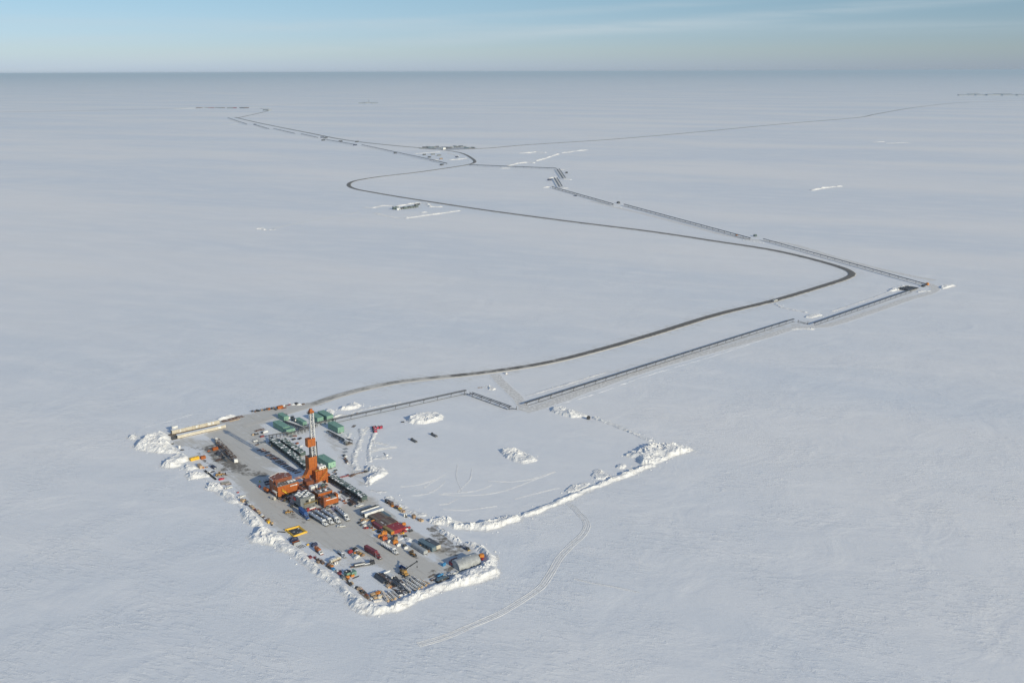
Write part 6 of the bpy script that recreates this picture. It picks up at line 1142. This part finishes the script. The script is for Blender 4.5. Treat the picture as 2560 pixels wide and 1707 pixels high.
# ---------------------------------------------------------------- on the empty snow pad
for i, (x, y, m, lb) in enumerate(((1382, 405, CRIMSON, 'snow-topped crimson tank at the corner of the red tank cluster'), (1432, 405, CRIMSON, 'bright crimson tank, middle of the row in the red tank cluster'), (1478, 400, CRIMSON, 'crimson tank at the outer end of the red tank cluster'), (1392, 432, CRIMSON, 'crimson tank nearly hidden by snow in the red tank cluster'), (1398, 462, CRIMSON, 'crimson tank nearest the snow ridge in the red tank cluster'))):
    c = K(11, x, y + 14); t = thing('liquid_tank', lb, 'tank', c, RZ, 'crimson tanks'); put('body', MB().box(0, 0, .15, 2.7, 2.4, 2.1), m, t)
    for s in (-1, 1): put('end_frame', MB().box(s * 1.45, 0, 0, .25, 2.6, 2.5), TARP, t)
    put('lid', MB().bar((0, 0, 2.25), (0, 0, 2.5), .4, 10), TARP, t)
for x, y, lb in ((205, 1195, 'long grey slab tank on the snow pad, nearer the rig'), (500, 1115, 'long grey slab tank on the snow pad, nearer the pipeline')):
    c = K(12, x, y); t = thing('slab_tank', lb, 'tank', c, AA - R(2), 'grey slab tanks'); put('shell', MB().box(0, 0, .5, 8.0, 2.3, .9), DKGREY, t); put('raised_end', MB().box(-3.4, 0, 1.4, 1.3, 1.8, .7), STEEL, t); put('runner', MB().box(0, -.9, 0, 8.2, .3, .5).box(0, .9, 0, 8.2, .3, .5), STEEL, t); put('lid', MB().box(1.0, 0, 1.4, 5.5, 1.9, .1), paint('slab_brown', (.15, .135, .12), snow=.05), t)
reel('big black reel with a crimson core at the end of the tapering snow pile', K(13, 805, 415), R(-10), TARP, 1.7, 2.0, None, CRIMSON)
skid('small dark machine at the tip of the oblong snow pile', K(12, 40, 915), RZ - R(30), STEEL, 3, 1.4, 1.0, pipe=False); skid('half-buried white hut in the tracked snow near the red tanks', K(11, 1570, 815), RZ, SNOWY, 2.4, 1.8, 1.2, pipe=False); beams('dark board lying by the half-buried white hut', K(11, 1530, 790), RZ + R(80), STEEL, 4.5, 1, .3)
matstack('brown weathered mats near the access road bend', K(12, 1175, 405), RZ - R(30), WOOD, 5, 2, .3)
# ---------------------------------------------------------------- elevated pipelines on post supports
def pipeline(label, a, b, gap=16.0, pipes=((-.9, .34), (.1, .26), (.9, .3)), z=2.6, tray=True, lean=1, pr=.14, r_scale=1.0, group='elevated pipeline runs'):
    """a, b: the feet of the end posts"""
    d = b - a; L = d.length; n = max(2, min(90, round(L / gap))); t = thing('elevated_pipeline', label, 'pipeline', a, math.atan2(d.y, d.x), group)
    proto = None; W = max(abs(p[0]) for p in pipes) + .6
    for i in range(n + 1):
        x = L * i / n
        if proto is None:
            proto = put('support', MB().bar((0, 0, -.2), (0, 0, z), pr * r_scale * 1.3, 8).box(0, 0, z, .35 * r_scale, 2 * W, .3), POST, t); proto.location.x = x
        else:
            c = proto.copy(); C.objects.link(c); c.parent = t; c.location.x = x
    for o, r in pipes: put('pipe', MB().bar((-2, o, z + .3 + r * r_scale), (L + 2, o, z + .3 + r * r_scale), r * r_scale, 8), PIPE if r > .3 else STEEL, t)
    if tray: put('cable_line', MB().box(L / 2, -1.8 * lean, .35, L, .3 * r_scale, .25 * r_scale), STEEL, t)
    return t
P3 = ((-1.0, .36), (.0, .28), (1.0, .36)); BIG = ((-.75, .55), (.75, .6))
pipeline('thick insulated pipeline run between the green modules and the access road', K(2, 1405, 445), K(12, 945, 497), 15, BIG)
pipeline('short twin pipeline run in the bend beside the access road', K(12, 1065, 532), K(12, 1600, 725), 13, ((-1.6, .4), (-.8, .25), (1.4, .4)))
pipeline('longest pipeline run, straight from the access road bend to the first gap', K(12, 1860, 668), K(16, 2182, 305), 16.5, P3)
pipeline('pipeline run from the gap up to the dark mat at the corner', K(15, 925, 678), K(15, 1870, 352), 16.5, ((-1.0, .55), (.6, .55)))
pipeline('pipeline run from the corner back along the ice road to the green hut', K(15, 2010, 296), K(19, 1998, 988), 20, P3, 3.0)
pipeline('middle pipeline run between the two crossing huts', K(19, 1858, 980), K(19, 632, 647), 22, P3, 3.2, r_scale=1.5)
pipeline('pipeline run from the first hut to the zigzag', K(19, 518, 642), K(18, 1885, 590), 24, P3, 3.2, r_scale=1.6)
pipeline('lower leg of the pipeline zigzag', K(18, 1965, 583), K(18, 1915, 498), 24, ((-5, .5), (-3.6, .4), (3.6, .5), (5, .4)), 3, False, r_scale=1.4)
pipeline('upper leg of the pipeline zigzag', K(18, 1998, 500), K(18, 1940, 412), 24, ((-5, .5), (-3.6, .4), (3.6, .5), (5, .4)), 3, False, r_scale=1.4)
pipeline('far pipeline run from the zigzag to the road crossing', K(18, 1915, 408), K(18, 1080, 374), 30, ((-2.2, .5), (2.2, .5)), 3.4, False, r_scale=1.6)
pipeline('distant pipeline run past the oval pad', K(18, 850, 360), K(18, 690, 320), 34, ((-1.4, .5), (1.4, .5)), 3.4, False, r_scale=1.8)
pipeline('distant pipeline run beside the main road beyond the oval pad', K(18, 680, 317), K(18, 20, 174), 40, ((-1.6, .5), (1.6, .5)), 3.0, False, r_scale=1.3)
pipeline('distant pipeline run, second beyond the oval pad', K(17, 1920, 643), K(17, 1605, 588), 60, ((-1.6, .5), (1.6, .5)), 3.0, False, r_scale=1.4)
pipeline('distant pipeline run, third beyond the oval pad', K(17, 1545, 572), K(17, 1385, 535), 60, ((-1.6, .5), (1.6, .5)), 3.0, False, r_scale=1.5)
pipeline('distant pipeline run, fourth beyond the oval pad', K(17, 1320, 531), K(17, 1115, 484), 80, ((-1.6, .5), (1.6, .5)), 3.0, False, r_scale=1.6)
pipeline('distant pipeline run, fifth beyond the oval pad', K(17, 1065, 485), K(17, 925, 443), 80, ((-1.6, .5), (1.6, .5)), 3.0, False, r_scale=1.7)
pipeline('farthest pipeline run ending at the far snow bank', K(17, 850, 439), K(17, 665, 377), 100, ((-1.6, .5), (1.6, .5)), 3.0, False, r_scale=1.8)
def loop(label, a, b, z=3.0):
    d = b - a; L = d.length; t = thing('expansion_loop', label, 'pipe loop', a, math.atan2(d.y, d.x))
    for x in (0, L): put('post', MB().bar((x, 0, 0), (x, 0, z + .8), .2, 6).box(x, 0, z * .6, .3, 1.6, .25), POST, t)
    put('pipe', MB().bar((0, .5, z * .7), (L, .5, .6), .2, 6).bar((0, -.5, .5), (L, -.5, z * .5), .2, 6), STEEL, t); return t
loop('pair of posts with crossing pipes at the bend of the short pipelines', K(12, 945, 515), K(12, 1030, 515)); loop('pair of posts with crossing pipes at the end of the twin pipeline run', K(12, 1605, 728), K(12, 1712, 730)); loop('pair of posts at the first gap of the longest pipeline run', K(15, 765, 650), K(15, 860, 672))
# corner of the pipeline
t = thing('timber_platform', 'dark timber platform at the pipeline corner', 'platform', K(15, 1845, 325), R(44)); put('deck', MB().box(0, 0, 1.6, 26, 20, .5), TARP, t)
for sx in (-11, 11):
    for sy in (-8, 8): put('post', MB().box(sx, sy, 0, .6, .6, 1.6), POST, t)
skid('small orange valve hut at the pipeline corner', K(15, 2030, 285), R(40), AMBER, 5, 4, 3.6, 'valve_hut', 'hut', pipe=False); skid('dark valve skid at the pipeline corner', K(15, 1990, 300), R(40), STEEL, 6, 4, 2.4, 'valve_skid', 'valve skid')
skid('dark green hut at the second crossing gap of the long pipeline', K(19, 1912, 945), R(30), DKGREEN, 6, 5, 4, 'crossing_hut', 'hut'); skid('black hut at the first crossing gap of the long pipeline', K(19, 572, 622), R(30), TARP, 7, 6, 4.5, 'crossing_hut', 'hut'); skid('small black hut beside the upper leg of the zigzag', K(18, 2025, 445), R(20), TARP, 7, 6, 5, 'crossing_hut', 'hut'); skid('dark blue hut at the lower side of the zigzag', K(18, 1858, 515), R(20), NAVY, 12, 8, 5, 'crossing_hut', 'hut')
skid('small orange box under the middle pipeline run', K(19, 1732, 935), R(30), AMBER, 5, 3, 2, 'orange_box', 'box', pipe=False); skid('dark skid beside the pipeline near the zigzag', K(18, 2110, 668), R(-30), NAVY, 9, 4, 2, 'valve_skid', 'valve skid', pipe=False)
pickup('distant white pickup driving along the gravel road', K(15, 540, 447) + Vector((0, 0, .75)), R(41)).scale = (1.35, 1.35, 1.35)
crate('white marker box beside the access road junction', K(12, 1558, 205), RZ, SNOWY, 2.2, 2.0, 1.6, name='marker_box', cat='box')
# ---------------------------------------------------------------- far pads
def far_box(label, k, x, y, L_, W_, H_, mat, rz=R(30), name='distant_shed', cat='shed', group=None):
    t = thing(name, label, cat, K(k, x, y), rz, group); put('wall', MB().box(0, 0, 0, L_, W_, H_), mat, t); put('roof', MB().front([(-W_ / 2 - .3, H_), (W_ / 2 + .3, H_), (0, H_ + W_ * .12)], -L_ / 2 - .3, L_ / 2 + .3), mat, t); put('door', MB().box(L_ * .2, -W_ / 2 - .05, 0, 3, .15, min(3, H_ * .7)), GREY, t); return t
far_box('dark green shed with white end on the distant small pad', 18, 348, 798, 13, 8, 6, DKGREEN); far_box('white-topped unit beside the dark green shed on the distant small pad', 18, 375, 803, 8, 6, 4, WHITE); far_box('low dark unit joining the sheds on the distant small pad', 18, 400, 796, 14, 6, 3.2, STEEL)
for i in range(5): far_box('dark module, %s in the row on the distant small pad' % ORD[i], 18, 445 + i * 25, 793 - i * 3.4, 11, 8, 4.5, (DKGREEN, STEEL)[i % 2], group='dark modules on the distant pad')
for i, (x, y) in enumerate(((548, 760), (575, 757))): far_box('tiny dark hut behind the module row on the distant small pad, %s' % ('nearer' if not i else 'farther'), 18, x, y, 6, 5, 3.5, STEEL)
structure('distant_gravel_pad', MB().prism([tuple(p[:2]) for p in KL(18, [(590, 207), (680, 188), (880, 184), (1000, 190), (1140, 196), (1150, 205), (900, 218), (740, 214)])], .02, .5), paint('far_gravel', (.19, .18, .175), snow=.5))
for i in range(18): far_box('far dark building, %s along the distant gravel pad at the road fork' % ORD[i], 18, 610 + i * 29, 204 - 6 * math.sin(i * .6) - (i % 3) * 4 - (6 if 4 < i < 14 else 0), random.uniform(12, 26), 9, random.uniform(3, 5.5), (GREY, DKGREY, MIDGREY, BLUEGREY)[i % 4], R(random.uniform(-20, 30)), 'distant_building', 'building', 'buildings on the distant gravel pad')
far_box('white building on the distant gravel pad at the road fork', 18, 822, 214, 12, 10, 8, WHITE, name='distant_building', cat='building')
OV = [(630, 268, STEEL), (715, 264, GREY), (775, 274, GREY), (680, 292, TARP), (950, 290, NAVY), (345, 252, TARP), (800, 368, TARP), (795, 308, WOOD)]
for i, (x, y, m) in enumerate(OV): far_box('%s unit, %s round the oval distant pad' % ({STEEL: 'dark', GREY: 'grey', TARP: 'black', NAVY: 'navy', WOOD: 'brown'}[m], ORD[i]), 18, x, y, 15 if m is GREY else 11, 8, 4, m, R(20), 'distant_unit', 'unit')
for i, (k, x, y, m) in enumerate(((17, 1590, 568, NAVY), (17, 1625, 572, STEEL), (17, 1600, 596, TARP), (17, 1770, 606, STEEL), (17, 1912, 643, NAVY), (17, 930, 441, NAVY), (17, 1930, 611, STEEL))): far_box('far dark valve building, %s along the distant pipeline' % ORD[i], k, x, y, 16, 9, 4.5, m, R(20), 'distant_building', 'building')
for i in range(9): far_box('far camp block, %s along the distant camp beyond the pipeline tip' % ORD[i], 17, 385 + i * 58 + (i % 2) * 12, 280 - i * .6 + (3 if i > 4 else 0), random.uniform(25, 60), 16, random.uniform(5, 8), (RUST, GREY, MAROON, STEEL)[i % 4], R(6), 'camp_building', 'building', 'far camp blocks')
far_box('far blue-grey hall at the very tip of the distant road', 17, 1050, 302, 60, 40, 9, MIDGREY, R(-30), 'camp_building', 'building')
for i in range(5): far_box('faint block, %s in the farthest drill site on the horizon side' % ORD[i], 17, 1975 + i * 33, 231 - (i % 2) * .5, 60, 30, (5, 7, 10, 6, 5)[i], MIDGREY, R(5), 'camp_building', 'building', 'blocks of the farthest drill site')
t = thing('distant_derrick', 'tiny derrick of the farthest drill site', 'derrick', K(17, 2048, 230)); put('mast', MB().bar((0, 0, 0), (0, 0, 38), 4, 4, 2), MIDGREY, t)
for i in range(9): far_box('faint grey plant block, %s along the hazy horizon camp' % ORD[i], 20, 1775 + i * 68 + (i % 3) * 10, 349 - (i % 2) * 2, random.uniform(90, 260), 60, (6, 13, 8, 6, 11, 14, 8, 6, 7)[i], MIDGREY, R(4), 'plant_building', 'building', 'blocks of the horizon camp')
# ---------------------------------------------------------------- more clutter: tangled steel by the derrick, plant round the rig
for i, (x, y, L_, n, a) in enumerate(((1905, 560, 7, 4, 40), (1960, 610, 8, 5, 75), (1880, 640, 5, 3, 10), (2020, 660, 7, 4, 60), (1930, 700, 6, 5, 25), (2060, 720, 6, 3, 85))):
    beams('%s tangle of steel beams beside the dismantled derrick, from its upper end' % ORD[i], K(10, x, y), RZ + R(a), (STEEL, RUST, GREY)[i % 3], L_, n, .35, 'steel beams tangled beside the derrick')
CLT = [(545, 660, STEEL, 'dark'), (470, 690, RUST, 'rusty'), (430, 655, GREY, 'grey'), (640, 750, STEEL, 'black'), (690, 790, NAVY, 'navy'), (760, 700, RUST, 'brown'), (780, 820, STEEL, 'charcoal'), (1230, 905, RED, 'red'), (1280, 880, STEEL, 'oily black'), (1400, 870, GREY, 'pale grey'), (1460, 850, RUST, 'rust-brown'), (1640, 700, BRICK, 'brick red'), (1620, 630, WHITE, 'white'), (1660, 560, RUST, 'ochre-brown')]
for i, (x, y, m, nm) in enumerate(CLT):
    lb = '%s plant at the foot of the rig buildings, %s from the road' % (nm, ORD[i])
    if i % 3 == 2: frame_rack(lb, K(5, x, y), RZ + R(i * 23), m, 3.2, 1.7, 1.2, 'plant at the foot of the rig buildings', 'equipment_rack', 'rack', m, 3)
    else: skid(lb, K(5, x, y), RZ + R(i * 17), m, 2.8, 1.6, 1.5, 'plant_skid', 'equipment skid', 'plant at the foot of the rig buildings')
for i, (x, y, m, nm) in enumerate(((985, 1010, RUST, 'rusty'), (700, 790, STEEL, 'black'), (760, 830, GREY, 'grey'), (655, 700, RUST, 'brown'), (830, 880, STEEL, 'dark'), (880, 930, GREY, 'dull grey'), (560, 700, STEEL, 'charcoal'), (800, 650, BRICK, 'brick'))):
    frame_rack('%s snow-dusted rack, %s of the loose ones among well rows' % (nm, ORD[i]), K(2, x, y), RZ + R(20 * i), m, 4.2, 2.0, 1.1, 'loose racks among the well rows', 'equipment_rack', 'rack', m, 4)
